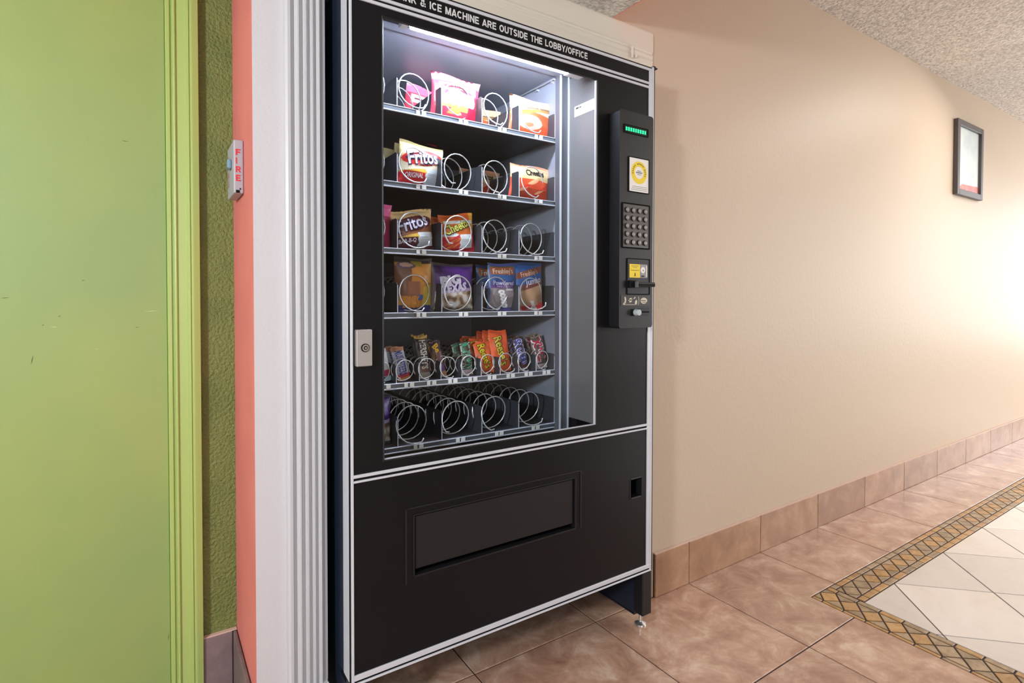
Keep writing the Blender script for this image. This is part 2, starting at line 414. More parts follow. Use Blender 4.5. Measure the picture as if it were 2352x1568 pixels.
# ------------------------------------------------------------------ floor: grout bed, stone tiles, mosaic border
floor = struct('floor', MB().box(-3.5, 8.1, -4.3, 0.95, -0.06, -0.0025, GROUT))
def clip(poly, a, b, c):
    """keep a*x + b*y <= c"""
    out = []
    for i in range(len(poly)):
        p, q = poly[i], poly[(i + 1) % len(poly)]
        dp, dq = a * p[0] + b * p[1] - c, a * q[0] + b * q[1] - c
        if dp <= 0: out.append(p)
        if dp * dq < 0:
            t = dp / (dp - dq); out.append((p[0] + t * (q[0] - p[0]), p[1] + t * (q[1] - p[1])))
    return out
def parea(p):
    return 0.5 * sum(p[i][0] * p[(i + 1) % len(p)][1] - p[(i + 1) % len(p)][0] * p[i][1] for i in range(len(p)))
def inset(p, d):
    """offset a counter-clockwise polygon inwards"""
    n = len(p); out = []
    for i in range(n):
        a, b, c = Vector(p[i - 1]), Vector(p[i]), Vector(p[(i + 1) % n])
        e1 = (b - a).normalized(); e2 = (c - b).normalized()
        n1 = Vector((-e1.y, e1.x)); n2 = Vector((-e2.y, e2.x))
        k = 1 + n1.dot(n2)
        q = b + (n1 + n2) * (d / max(k, 0.3))
        out.append((q.x, q.y))
    return out
def dedupe(p):
    out = []
    for q in p:
        if not out or (abs(q[0] - out[-1][0]) + abs(q[1] - out[-1][1])) > 1e-5: out.append(q)
    if len(out) > 1 and (abs(out[0][0] - out[-1][0]) + abs(out[0][1] - out[-1][1])) < 1e-5: out.pop()
    return out
def floor_piece(name, poly, mt, gap, top=0.0):
    poly = dedupe(poly)
    if len(poly) < 3: return None
    if parea(poly) < 0: poly = poly[::-1]
    if parea(poly) < 1e-4: return None
    a = inset(poly, gap / 2); b = inset(poly, gap / 2 + 0.0012)
    if parea(a) < 2e-5: return None
    n = len(a)
    vs = [(x, y, top - 0.008) for x, y in a] + [(x, y, top - 0.0009) for x, y in a] + [(x, y, top) for x, y in b]
    fs = [tuple(range(2 * n, 3 * n))]
    for k in (0, 1):
        fs += [(k * n + i, k * n + (i + 1) % n, (k + 1) * n + (i + 1) % n, (k + 1) * n + i) for i in range(n)]
    cx = sum(x for x, y in a) / n; cy = sum(y for x, y in a) / n
    return obj(name, MB().add(vs, fs, mt), floor, origin=(cx, cy, 0))
SK = 0.045                                    # border skewed to follow lens distortion near the corner
YB0, YB1, YB2, YB3 = -0.3105, -0.3335, -0.4040, -0.4310
XB0, XB1, XB2, XB3 = 0.290, 0.3065, 0.390, 0.416
def sk(x, y): return (x + SK * (y - YB0), y)
GAP = 0.0042
for i in range(-7, 14):
    for j in range(-1, 6):
        x0, x1, y1, y0 = i * T, (i + 1) * T, -j * T, -(j + 1) * T
        if j == -1 and i > -1: continue
        if j == -1: y0, y1 = 0.0, T
        sq = [(x0, y0), (x1, y0), (x1, y1), (x0, y1)]
        if x1 <= XB0 - 0.15:
            if x1 < -3.4: continue
            floor_piece('floor_tile', sq, BROWN, GAP)
        elif j == 0 and i == 0:
            a = sk(XB0, YB0); b = sk(XB0, -T)
            floor_piece('floor_tile', [(0, -T), b, a, (x1, YB0), (x1, 0), (0, 0)], BROWN, GAP)
        elif j == 0:
            floor_piece('floor_tile', [(x0, YB0), (x1, YB0), (x1, 0), (x0, 0)], BROWN, GAP)
        elif i == 0:
            a = sk(XB0, y1); b = sk(XB0, y0)
            floor_piece('floor_tile', [(x0, y0), b, a, (x0, y1)], BROWN, GAP)
# second course in the niche under the machine
for i in range(-3, 0):
    floor_piece('floor_tile', [(i * T, T), ((i + 1) * T, T), ((i + 1) * T, 2 * T - 0.06), (i * T, 2 * T - 0.06)], BROWN, GAP)
# ivory tiles set on the diagonal
d = T / 2
for a in range(-2, 26):
    for b in range(-8, 9):
        cx = XB3 + a * d; cy = YB3 - b * d
        if (a + b) % 2: continue
        p = [(cx, cy - d), (cx + d, cy), (cx, cy + d), (cx - d, cy)]
        p = clip(p, 0, 1, YB3)
        if len(p) >= 3: p = clip(p, -1, SK, -(XB3 - SK * YB0))
        if len(p) >= 3: p = clip(p, 0, -1, 2.2)
        if len(p) >= 3: floor_piece('ivory_floor_tile', p, IVORY, GAP)
# mosaic border
MG = 0.0052
def mosaic(fn, a0, pitch, n, o0, o1, o2, o3, start_mitre):
    """fn(along, across)"""
    h = (o1 + o2) / 2
    for k in range(n):
        s0, s1 = a0 + k * pitch, a0 + (k + 1) * pitch; c = (s0 + s1) / 2
        pick = lambda: OCHRE if random.random() < 0.35 else SAND
        t0, t1 = (s0 if k == 0 else c - pitch, c) if k < n - 1 else (c - pitch, s1)
        floor_piece('mosaic_strip_tile', [fn(t0, o0), fn(t1, o0), fn(t1, o1), fn(t0, o1)], OCHRE if random.random() < 0.5 else SAND, MG)
        floor_piece('mosaic_strip_tile', [fn(t0, o2), fn(t1, o2), fn(t1, o3), fn(t0, o3)], OCHRE if random.random() < 0.5 else SAND, MG)
        floor_piece('mosaic_diamond_tile', [fn(s0, h), fn(c, o1), fn(s1, h), fn(c, o2)], OCHRE if random.random() < 0.75 else SAND, MG)
        if k < n - 1:
            floor_piece('mosaic_triangle_tile', [fn(c, o1), fn(c + pitch, o1), fn(s1, h)], SAND, MG)
            floor_piece('mosaic_triangle_tile', [fn(s1, h), fn(c + pitch, o2), fn(c, o2)], SAND, MG)
        if k == 0:
            floor_piece('mosaic_triangle_tile', [fn(s0, h), fn(s0, o1), fn(c, o1)], SAND, MG)
            floor_piece('mosaic_triangle_tile', [fn(s0, h), fn(c, o2), fn(s0, o2)], SAND, MG)
# the band that runs toward the camera starts at the outer corner
mosaic(lambda s, o: sk(o, -s), 0.3105, 0.0708, 16, XB0, XB1, XB2, XB3, True)
mosaic(lambda s, o: (s, -o), XB3, 0.0785, 72, -YB0, -YB1, -YB2, -YB3, False)

# ------------------------------------------------------------------ skirting
HB = 0.1557
bb = struct('baseboard_back', MB().box(-0.184, 6.0, -0.004, -0.0002, 0.0, HB - 0.002, GROUT))
x = -0.184; k = 0
while x < 5.9:
    x1 = T * k if k >= 0 else 0.0
    if x1 > x + 0.01:
        obj('baseboard_tile', MB().box(x + 0.0016, x1 - 0.0016, -0.0105, -0.003, 0.001, HB, BASEB, 0.0012), bb, origin=((x + x1) / 2, 0, 0))
        x = x1
    k += 1
obj('caulk_bead', MB().box(-0.184, 5.94, -0.0085, -0.0005, HB, HB + 0.004, mat('pale_caulk', (214, 186, 172), 0.6)), bb)
bl = struct('baseboard_rear', MB().box(-1.60, -1.482, 0.318, 0.3298, 0, HB - 0.002, GROUT))
obj('baseboard_tile', MB().box(-1.60, -1.4925, 0.316, 0.326, 0.001, HB, BASEG, 0.0012), bl)
obj('caulk_bead', MB().box(-1.60, -1.4815, 0.318, 0.3298, HB, HB + 0.003, mat('pale_caulk', (214, 186, 172))), bl)
b2 = struct('baseboard_left', MB().box(-1.4835, -1.4805, 0.002, 0.316, 0, HB - 0.002, GROUT))
obj('baseboard_tile', MB().box(-1.4905, -1.4825, 0.0, 0.3155, 0.001, HB, BASEG, 0.0012), b2)
b3 = struct('baseboard_center', MB().box(-1.48, -1.4145, -0.004, -0.0002, 0, HB - 0.004, GROUT))
obj('baseboard_tile', MB().box(-1.4895, -1.4145, -0.0105, -0.0005, 0.001, HB - 0.01, BASEG, 0.0012), b3)

# ------------------------------------------------------------------ casings
def casing_profile(w0, w1, pts):
    return pts
fl = [(-1.4139, 0), (-1.4139, -0.016), (-1.4085, -0.019), (-1.4025, -0.019), (-1.3985, -0.0125), (-1.3945, -0.0105), (-1.3905, -0.0125), (-1.3868, -0.0185),
      (-1.3838, -0.0185), (-1.3795, -0.0115), (-1.3757, -0.0095), (-1.3720, -0.0115), (-1.3700, -0.0180), (-1.3672, -0.0180), (-1.3640, -0.0110), (-1.3612, -0.0092), (-1.3582, -0.0110),
      (-1.3556, -0.0178), (-1.3528, -0.0178), (-1.3500, -0.0110), (-1.3474, -0.0092), (-1.3448, -0.0110), (-1.3420, -0.0180), (-1.3385, -0.0185), (-1.3300, -0.0120), (-1.3240, -0.0100), (-1.3240, 0)]
struct('trim_1', MB().prism([(a, b) for a, b in fl][::-1], lambda p, t: (p[0], p[1] - 0.0003, t), 0.150, 1.810, TRIMW).box(-1.4139, -1.3240, -0.024, -0.0003, 0.0, 0.150, TRIMW, 0.002))
fr = [(-0.318 - 1.324 - a, b) for a, b in fl]
struct('trim_2', MB().prism(fr, lambda p, t: (p[0] + 0.0, p[1] - 0.0003, t), 0.165, 1.810, TRIMW))
hp = [(1.982, 0), (1.982, -0.016), (1.977, -0.019), (1.9175, -0.019), (1.9140, -0.0125), (1.9105, -0.0110), (1.9070, -0.0125), (1.9040, -0.0175), (1.900, -0.018), (1.8960, -0.0145), (1.8925, -0.0138), (1.889, -0.0145), (1.885, -0.0175), (1.875, -0.015), (1.868, -0.012), (1.800, -0.010), (1.800, 0)]
struct('trim_3', MB().prism(hp, lambda p, t: (t, p[1] * 0.45 - 0.0003, p[0]), -1.4139, -0.2101, HEADW))

# ------------------------------------------------------------------ green door and casing at far left
dr = struct('door_1', MB().box(-2.56, -1.6345, 0.325, 0.37, 0.012, 2.03, GREEN, 0.002))
for (px, pz, L, an, c) in [(-1.945, 1.063, 0.014, 0.1, 0), (-1.805, 1.105, 0.006, 0.2, 0), (-1.85, 1.02, 0.006, 0.8, 0), (-1.86, 0.995, 0.012, 0.05, 1), (-1.72, 1.45, 0.012, 0.0, 0), (-1.70, 0.99, 0.008, 0.4, 0), (-1.90, 0.92, 0.018, 1.4, 0), (-1.78, 0.94, 0.006, 0.3, 1), (-1.6400, 0.185, 0.016, 1.5, 0), (-1.88, 1.0, 0.005, 0.7, 0), (-1.67, 1.03, 0.03, 0.1, 1)]:
    ca, sa = math.cos(an), math.sin(an); w = 0.0008
    q = [(-L / 2, -w * 0.2), (0, -w), (L / 2, -w * 0.3), (L / 2, w * 0.3), (0, w), (-L / 2, w * 0.2)]
    obj('scuff_mark', MB().prism(q, lambda p, t: (px + p[0] * ca - p[1] * sa, t, pz + p[0] * sa + p[1] * ca), 0.3252, 0.3246, mat('dark_scuff', (84, 96, 52), 0.6) if c == 0 else mat('pale_scuff', (184, 200, 140), 0.6)), dr)
cp = [(-1.6345, 0.3299), (-1.6345, 0.316), (-1.6320, 0.312), (-1.6255, 0.312), (-1.6235, 0.3165), (-1.6200, 0.3165), (-1.6185, 0.3085), (-1.6150, 0.3075), (-1.6130, 0.3085), (-1.6110, 0.3125),
      (-1.5915, 0.3110), (-1.5895, 0.3060), (-1.5840, 0.3055), (-1.5820, 0.3085), (-1.5805, 0.3055), (-1.5770, 0.3050), (-1.5740, 0.3055), (-1.5625, 0.3085), (-1.5615, 0.311), (-1.5615, 0.3299)]
struct('trim_4', MB().prism(cp[::-1], lambda p, t: (p[0], p[1], t), 0.0, 2.05, GREENC))

# ------------------------------------------------------------------ fire alarm strobe on the coral return
st = thing('fire_alarm_strobe', (-1.4805, 0.19, 1.315), 'grey fire alarm strobe with red FIRE lettering on narrow coral wall', 'fire alarm')
GREYB = mat('grey_alarm_body', (166, 166, 174), 0.45)
obj('body', MB().box(-1.5022, -1.4805, 0.130, 0.250, 1.3155, 1.4435, GREYB, 0.003, 2), st)
obj('lens', MB().box(-1.5120, -1.5020, 0.165, 0.195, 1.380, 1.404, mat('clear_strobe_lens', (120, 150, 170), 0.1, coat=0.5), 0.004, 2), st, label='clear bluish strobe lens')
obj('wire_slot', MB().box(-1.4975, -1.4895, 0.1290, 0.1310, 1.3165, 1.3230, JET).box(-1.4895, -1.4870, 0.1290, 0.1310, 1.324, 1.328, JET), st)
for side, lab in ((0, 'red letters spelling FIRE down the side'), (1, 'red letters spelling FIRE down the face')):
    m = MB()
    for i, ch in enumerate('FIRE'):
        zc = 1.4135 - i * 0.0205
        block_text(m, ch, (lambda a, b: (-1.4975 + a, 0.1294, zc + b)) if side == 0 else (lambda a, b: (-1.5026, 0.232 - a, zc + b)), 0.0150, 0.0028 if ch == 'I' else 0.0105, RED, 0.10, (0, -1, 0) if side == 0 else (-1, 0, 0))
    obj('lettering', m, st, label=lab)

# ------------------------------------------------------------------ picture on the far wall
pf = thing('picture_frame', (2.70, -0.013, 1.945), 'dark glossy picture frame with pale print on beige wall', 'picture frame')
PX0, PX1, PZ0, PZ1, PD = 2.482, 2.915, 1.715, 2.180, 0.026
def ring(mb, x0, x1, z0, z1, w, y0, y1, mt):
    mb.box(x0, x0 + w, y0, y1, z0, z1, mt, 0.002).box(x1 - w, x1, y0, y1, z0, z1, mt, 0.002)
    mb.box(x0 + w, x1 - w, y0, y1, z1 - w, z1, mt, 0.002).box(x0 + w, x1 - w, y0, y1, z0, z0 + w, mt, 0.002)
m = MB(); ring(m, PX0, PX1, PZ0, PZ1, 0.036, -PD, -0.001, FRAMEM); obj('frame', m, pf)
obj('print', MB().box(PX0 + 0.034, PX1 - 0.034, -0.010, -0.004, PZ0 + 0.034, PZ1 - 0.034, mat('pale_print', (246, 246, 240), 0.5, vary=(9, (226, 232, 232), 0.4, 0.6))), pf, label='pale misty print')
m = MB().prism([(PX0 + 0.036, PZ0 + 0.036), (PX1 - 0.036, PZ0 + 0.036), (PX1 - 0.036, PZ0 + 0.085), (PX0 + 0.12, PZ0 + 0.075)], lambda p, t: (p[0], t, p[1]), -0.0105, -0.0112, mat('coral_print', (236, 150, 132), 0.5, vary=(20, (226, 120, 116), 0.4, 0.6)))  # pink reflection in the glazing, painted as colour over the lower print
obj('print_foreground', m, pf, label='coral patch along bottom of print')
obj('glazing', MB().box(PX0 + 0.034, PX1 - 0.034, -0.0150, -0.0135, PZ0 + 0.034, PZ1 - 0.034, GLASSP), pf)

# small plastic clip left on the wall above the machine
cl = MB().box(-0.318, -0.310, -0.0145, -0.0095, 1.872, 1.912, mat('milky_plastic', (232, 228, 218), 0.3), 0.001).box(-0.300, -0.293, -0.0165, -0.0085, 1.876, 1.887, mat('milky_plastic', (232, 228, 218)), 0.0015)
o = obj('wall_clip', cl, None, 'tiny white plastic clip on cream trim above machine corner', origin=(-0.314, -0.02, 1.872)); o['category'] = 'clip'

# ------------------------------------------------------------------ vending machine
YF = -0.128
vm = thing('snack_vending_machine', (-0.815, 0.3, 0.0), 'tall black glass-front snack vending machine in white trimmed wall opening', 'vending machine')
def part(name, mb, label=None, parent=None, origin=None): return obj(name, mb, parent or vm, label, origin)
GX0, GX1, GZ0, GZ1 = -1.2275, -0.5700, 0.6865, 1.7055
# cabinet shell
m = MB()
m.box(-1.3015, -1.262, -0.030, 0.74, 0.165, 1.788, NAVY).box(-0.5660, -0.3290, -0.030, 0.74, 0.165, 1.788, BLACK)
m.box(-1.262, -0.5660, -0.030, 0.74, 1.776, 1.788, BLACK).box(-1.262, -0.5705, 0.60, 0.74, 0.165, 1.776, BLACK).box(-1.262, -0.5705, -0.03, 0.60, 0.165, 0.600, BLACK)
part('cabinet', m)
m = MB()
m.box(-1.262, -1.256, 0.03, 0.60, 0.60, 1.776, LINER).box(-0.5925, -0.5705, 0.034, 0.60, 0.60, 1.776, LINER)
m.box(-1.256, -0.5925, 0.592, 0.60, 0.60, 1.776, LINER).box(-1.256, -0.5925, -0.03, 0.592, 1.768, 1.776, LINER).box(-1.256, -0.5925, 0.03, 0.592, 0.60, 0.606, LINER)
part('interior_liner', m, 'grey steel interior lining')
part('interior_flange', MB().box(-0.604, -0.5705, 0.008, 0.034, 0.606, 1.768, FLANGE).box(-0.6055, -0.6015, 0.004, 0.010, 0.606, 1.760, ALU).box(-0.5750, -0.5712, 0.003, 0.009, 0.606, 1.755, ALU), 'grey upright edge strip right of the shelves')
part('door_side_panel', MB().box(-0.5705, -0.5665, YF + 0.012, 0.006, 0.69, 1.75, mat('grey_door_liner', (106, 104, 104), 0.4)))
part('door_side_panel', MB().box(-1.235, -1.231, YF + 0.012, 0.006, 0.69, 1.75, mat('grey_door_liner', (106, 104, 104))))
sp = MB().box(-0.5716, -0.5706, -0.113, -0.0205, 1.6235, 1.6555, PLASTW)
for k in range(4): sp.box(-0.5719, -0.5716, -0.105 + 0.002 * k, -0.036, 1.6295 + k * 0.004, 1.6303 + k * 0.004, GREYINK)
sp.box(-0.5719, -0.5716, -0.040, -0.027, 1.6455, 1.651, INK).box(-0.5719, -0.5716, -0.052, -0.043, 1.6455, 1.6495, INK)
part('service_sticker', sp, 'white sticker with small print inside the door')
wr = MB().tube([(-0.5945, 0.036, 1.752), (-0.600, 0.05, 1.758), (-0.600, 0.10, 1.757), (-0.600, 0.17, 1.760), (-0.600, 0.235, 1.761), (-0.594, 0.240, 1.758)], 0.0022, WIRE)
for yy in (0.06, 0.14, 0.225): wr.cyl((-0.5925, yy, 1.752), (-1, 0, 0), 0.004, 0.008, WIRE, 10)
part('wire_bracket', wr)
# lamp behind the top of the glass
part('lamp_fixture', MB().box(-1.22, -0.58, YF + 0.012, YF + 0.075, 1.747, 1.766, mat('grey_reflector', (150, 155, 166), 0.35)).prism([(YF + 0.072, 1.7475), (0.034, 1.7600), (0.034, 1.7640), (YF + 0.072, 1.7600)], lambda p, t: (t, p[0], p[1]), -1.25, -0.575, mat('grey_reflector', (150, 155, 166))).box(-1.165, -1.148, YF + 0.027, YF + 0.057, 1.716, 1.745, PLASTW).box(-0.655, -0.600, YF + 0.027, YF + 0.057, 1.716, 1.745, PLASTW))
part('lamp_tube', MB().cyl((-1.138, YF + 0.042, 1.7290), (1, 0, 0), 0.0145, 0.483, TUBE, 16), 'glowing white lamp tube')
# door frame
m = MB().holes(-1.2965, -0.3430, 0.667, 1.724, [(GX0, GX1, GZ0, GZ1)], YF + 0.003, YF + 0.010, BLACK)
part('upper_door_frame', m)
m = MB()
ring(m, GX0 - 0.001, GX1 + 0.001, GZ0 - 0.001, GZ1 + 0.001, 0.0045, YF + 0.0015, YF + 0.010, BLACKS)
m.box(GX0 + 0.003, GX1 - 0.003, YF + 0.006, YF + 0.012, GZ0 + 0.0032, GZ0 + 0.0056, ALU)
m.box(GX1 - 0.0075, GX1 - 0.0030, YF + 0.004, YF + 0.010, GZ0 + 0.004, GZ1 - 0.003, ALU)
part('glass_gasket', m)
part('glass_pane', MB().box(GX0 + 0.002, GX1 - 0.002, YF + 0.0125, YF + 0.0165, GZ0 + 0.002, GZ1 - 0.002, GLASS), 'large clear window of the machine')
# sign header
part('sign_panel', MB().box(-1.2965, -0.3430, YF + 0.002, -0.031, 1.744, 1.7794, BLACK), 'black header panel with white capitals')
m = MB()
block_text(m, 'DRINK & ICE MACHINE ARE OUTSIDE THE LOBBY/OFFICE', lambda a, b: (-1.2065 + a, YF + 0.0012, 1.7622 + b), 0.0183, 0.5937, SIGNTXT, 0.10)
part('sign_lettering', m, 'white letters: DRINK & ICE MACHINE ARE OUTSIDE THE LOBBY/OFFICE')
part('top_cap', MB().box(-1.3030, -0.3290, YF + 0.004, -0.02, 1.7880, 1.7945, BLACKS, 0.0015))
part('hinge_cap', MB().cyl((-0.331, YF + 0.008, 1.7930), (0, 0, 1), 0.010, 0.006, BLACKS, 14, 0.007).box(-0.336, -0.322, YF - 0.002, YF + 0.018, 1.790, 1.7945, BLACKS, 0.001))
# lower door with delivery opening and coin cup
CH = (-1.1505, -0.6525, 0.4000, 0.5450); CC = (-0.4275, -0.3790, 0.4410, 0.4985)
part('lower_door', MB().holes(-1.2965, -0.3430, 0.2139, 0.649, [CH, CC], YF + 0.003, -0.031, BLACK))
m = MB()
for q in ((-1.1740, -1.1695, 0.3850, 0.5660), (-0.6335, -0.6290, 0.3960, 0.5660), (-1.1740, -0.6290, 0.5620, 0.5660)):
    m.box(q[0], q[1], YF + 0.0005, YF + 0.004, q[2], q[3], BLACKS, 0.001)
for q in ((-1.1535, -1.1500, 0.3970, 0.5480), (-0.6530, -0.6490, 0.3970, 0.5480), (-1.1535, -0.6490, 0.5445, 0.5480), (-1.1535, -0.6490, 0.3965, 0.4005)):
    m.box(q[0], q[1], YF + 0.0008, YF + 0.02, q[2], q[3], BLACKS, 0.0008)
part('delivery_surround', m)
part('delivery_flap', MB().box(CH[0] + 0.004, CH[1] - 0.0045, YF + 0.0065, YF + 0.0115, CH[2] + 0.0135, CH[3] - 0.0035, BLACKS, 0.001), 'black push flap of the delivery opening')
part('delivery_bin', MB().box(CH[0] - 0.01, CH[1] + 0.01, -0.034, -0.028, CH[2] - 0.01, CH[3] + 0.01, JET))
m = MB(); ring(m, CC[0] - 0.004, CC[1] + 0.004, CC[2] - 0.004, CC[3] + 0.004, 0.0048, YF + 0.0005, YF + 0.03, BLACKS)
part('coin_return_cup', m)
part('coin_return_hollow', MB().box(CC[0], CC[1], -0.06, -0.055, CC[2], CC[3], JET))
# aluminium extrusions: two ribs with a dark groove
def rail_h(z):
    """z: bottom, rib, groove, rib top"""
    z0, z1, z2, z3 = z
    mb = MB().box(-1.2970, -0.3415, YF - 0.0008, YF + 0.006, z0, z1, ALU, 0.001).box(-1.2970, -0.3415, YF + 0.0028, YF + 0.006, z1 - 0.001, z2 + 0.001, JET).box(-1.2970, -0.3415, YF - 0.0008, YF + 0.006, z2, z3, ALU, 0.001)
    return mb
part('aluminium_trim', rail_h((1.7240, 1.7315, 1.7365, 1.7440)))
part('aluminium_trim', rail_h((0.6490, 0.6540, 0.6600, 0.6672)))
part('aluminium_trim', rail_h((0.1905, 0.1956, 0.2012, 0.2139)))
part('aluminium_trim', MB().box(-1.2970, -0.3415, YF - 0.0008, YF + 0.006, 1.7794, 1.7875, ALU, 0.001))
ZT = 1.7945
m = MB().box(-1.3022, -1.2968, YF - 0.001, YF + 0.006, 0.1905, ZT, ALU, 0.001)
m.box(-1.3022, -1.2985, YF + 0.006, YF + 0.020, 0.1905, ZT, JET)
m.box(-1.3030, -1.2975, YF + 0.019, YF + 0.062, 0.1905, ZT, ALU, 0.0012)
m.box(-1.3022, -1.2965, YF + 0.062, -0.0295, 0.1905, ZT, NAVY)
part('aluminium_edge', m)
m = MB().box(-0.3580, -0.3430, YF - 0.0004, YF + 0.010, 0.2139, 1.7794, ALU, 0.001).box(-0.3430, -0.3360, YF - 0.001, YF + 0.012, 0.1905, ZT, ALU, 0.001).box(-0.3360, -0.3290, YF + 0.003, -0.0295, 0.1905, ZT, BLACKS)
part('aluminium_edge', m)
# lock plate
lk = part('lock_plate', MB().box(-1.2925, -1.2570, YF - 0.012, YF + 0.004, 0.9115, 0.9935, mat('dull_steel', (176, 172, 170), 0.38, 0.5, bump=(300, 0.1, 2, 0.001)), 0.0015), 'steel lock plate on the left stile')
obj('lock_cylinder', MB().cyl((-1.2735, YF - 0.0118, 0.953), (0, -1, 0), 0.0095, 0.002, JET, 24).cyl((-1.2735, YF - 0.0138, 0.953), (0, -1, 0), 0.0075, 0.002, CHROME, 24).cyl((-1.2735, YF - 0.0158, 0.953), (0, -1, 0), 0.0045, 0.0004, JET, 18).cyl((-1.2735, YF - 0.0160, 0.953), (0, -1, 0), 0.0025, 0.0012, CHROME, 12), lk)
# legs
for s, (a, b) in enumerate(((-0.3700, -0.3280), (-1.3030, -1.2600))):
    p0 = MB().box(a, b, -0.124, -0.085, 0.047, 0.1900, BLACKS, 0.003)
    p0.box(a + 0.002, a + 0.006, -0.085, 0.70, 0.040, 0.172, NAVY).box(a + 0.002, a + 0.03, -0.085, 0.70, 0.036, 0.042, NAVY)
    p0.box(a + 0.0005, a + 0.002, 0.20, 0.225, 0.06, 0.17, JET)
    lg = part('leg', p0)
    xx = (a + b) / 2 - 0.0
    obj('leveling_foot', MB().cyl((xx + 0.006, -0.090, 0.008), (0, 0, 1), 0.006, 0.042, CHROME, 12).cyl((xx + 0.006, -0.090, 0.0), (0, 0, 1), 0.019, 0.005, CHROME, 20, 0.018).cyl((xx + 0.006, -0.090, 0.005), (0, 0, 1), 0.018, 0.006, CHROME, 20, 0.007), lg, label='chrome leveling foot')
part('base_pan', MB().box(-1.26, -0.344, -0.03, 0.70, 0.150, 0.166, JET))

# ---- control panel
YP = YF - 0.040
def rounded(x0, x1, z0, z1, r, n=4):
    out = []
    for cx, cz, a0 in ((x1 - r, z0 + r, -90), (x1 - r, z1 - r, 0), (x0 + r, z1 - r, 90), (x0 + r, z0 + r, 180)):
        for k in range(n + 1):
            a = math.radians(a0 + 90 * k / n); out.append((cx + r * math.cos(a), cz + r * math.sin(a)))
    return out
pn = MB().prism(rounded(-0.5235, -0.3825, 0.9760, 1.6180, 0.008), lambda p, t: (p[0], t, p[1]), YF + 0.002, YP, BLACKS)
cpn = part('control_panel', pn, 'raised black control panel')
def sub(name, mb, label=None): return obj(name, mb, cpn, label)
def plate(x0, x1, z0, z1, d, mt): return MB().box(x0, x1, YP - d, YP + 0.001, z0, z1, mt)
m = MB(); ring(m, -0.5075, -0.4055, 1.5520, 1.5775, 0.003, YP - 0.003, YP + 0.001, JET); m.box(-0.5055, -0.4075, YP - 0.0008, YP + 0.001, 1.554, 1.5755, LEDBG)
m2 = MB()
for k in range(9):
    x0 = -0.5005 + k * 0.0098
    for dz in (0.0, 0.0056): m2.box(x0, x0 + 0.0062, YP - 0.0014, YP - 0.0007, 1.5592 + dz, 1.5640 + dz, LED)
sub('display_window', m); sub('display_digits', m2, 'glowing green digits')
# notice card
m = MB(); ring(m, -0.4885, -0.4005, 1.3805, 1.4860, 0.003, YP - 0.003, YP + 0.001, JET); sub('card_frame', m)
CX, CZ = -0.4445, 1.4410
m = MB().box(-0.4855, -0.4035, YP - 0.0012, YP + 0.001, 1.3835, 1.4830, PLASTW)
n = 36
def ring_disc(mb, r0, r1, y, mt):
    vs = []; 
    for k in range(n):
        a = 2 * math.pi * k / n; vs.append((CX + r0 * math.cos(a), y, CZ + r0 * math.sin(a))); vs.append((CX + r1 * math.cos(a), y, CZ + r1 * math.sin(a)))
    mb.add(vs, [(2 * k, 2 * k + 1, (2 * k + 3) % (2 * n), (2 * k + 2) % (2 * n)) for k in range(n)], mt)
ring_disc(m, 0.0185, 0.0335, YP - 0.0015, YELLOW)
for k in range(17):
    a = math.radians(200 - k * 13.5); r = 0.0262; w = 0.0022
    c, s = math.cos(a), math.sin(a)
    q = [(-w, -0.0016), (w, -0.0016), (w, 0.0016), (-w, 0.0016)]
    m.add([(CX + r * c + p[0] * s * 0.8 + p[1] * c, YP - 0.0018, CZ + r * s - p[0] * c * 0.8 + p[1] * s) for p in q], [(0, 1, 2, 3)], INK if k % 6 else YELLOW)
m.box(CX - 0.013, CX + 0.013, YP - 0.0018, YP - 0.0013, CZ - 0.002, CZ + 0.002, GREYINK).box(CX - 0.007, CX + 0.007, YP - 0.0018, YP - 0.0013, CZ + 0.004, CZ + 0.006, GREYINK).box(CX - 0.008, CX + 0.008, YP - 0.0018, YP - 0.0013, CZ - 0.0065, CZ - 0.0048, GREYINK)
for k in range(3): m.box(-0.478 + 0.003 * k, -0.411, YP - 0.0018, YP - 0.0013, 1.3885 + k * 0.005, 1.3897 + k * 0.005, GREYINK)
sub('notice_card', m, 'white card with yellow ring emblem')
# keypad
m = MB(); ring(m, -0.5140, -0.3965, 1.2130, 1.3475, 0.004, YP - 0.004, YP + 0.001, JET); m.box(-0.511, -0.399, YP - 0.0012, YP + 0.001, 1.216, 1.344, mat('charcoal_keypad', (78, 74, 74), 0.35))
sub('keypad_plate', m)
KEY = mat('grey_key', (150, 146, 146), 0.25, 0.4)
k0 = None
for r in range(5):
    for c in range(4):
        kx, kz = -0.4945 + c * 0.0255, 1.3265 - r * 0.0237
        if k0 is None:
            k0 = obj('key', MB().cyl((kx, YP - 0.001, kz), (0, -1, 0), 0.0085, 0.004, BLACKS, 16, 0.0078).cyl((kx, YP - 0.005, kz), (0, -1, 0), 0.0072, 0.0022, KEY, 16, 0.0045), cpn, origin=(kx, YP, kz)); kb = (kx, kz)
        else:
            copy_at(k0, (kx - kb[0], 0, kz - kb[1]), cpn)
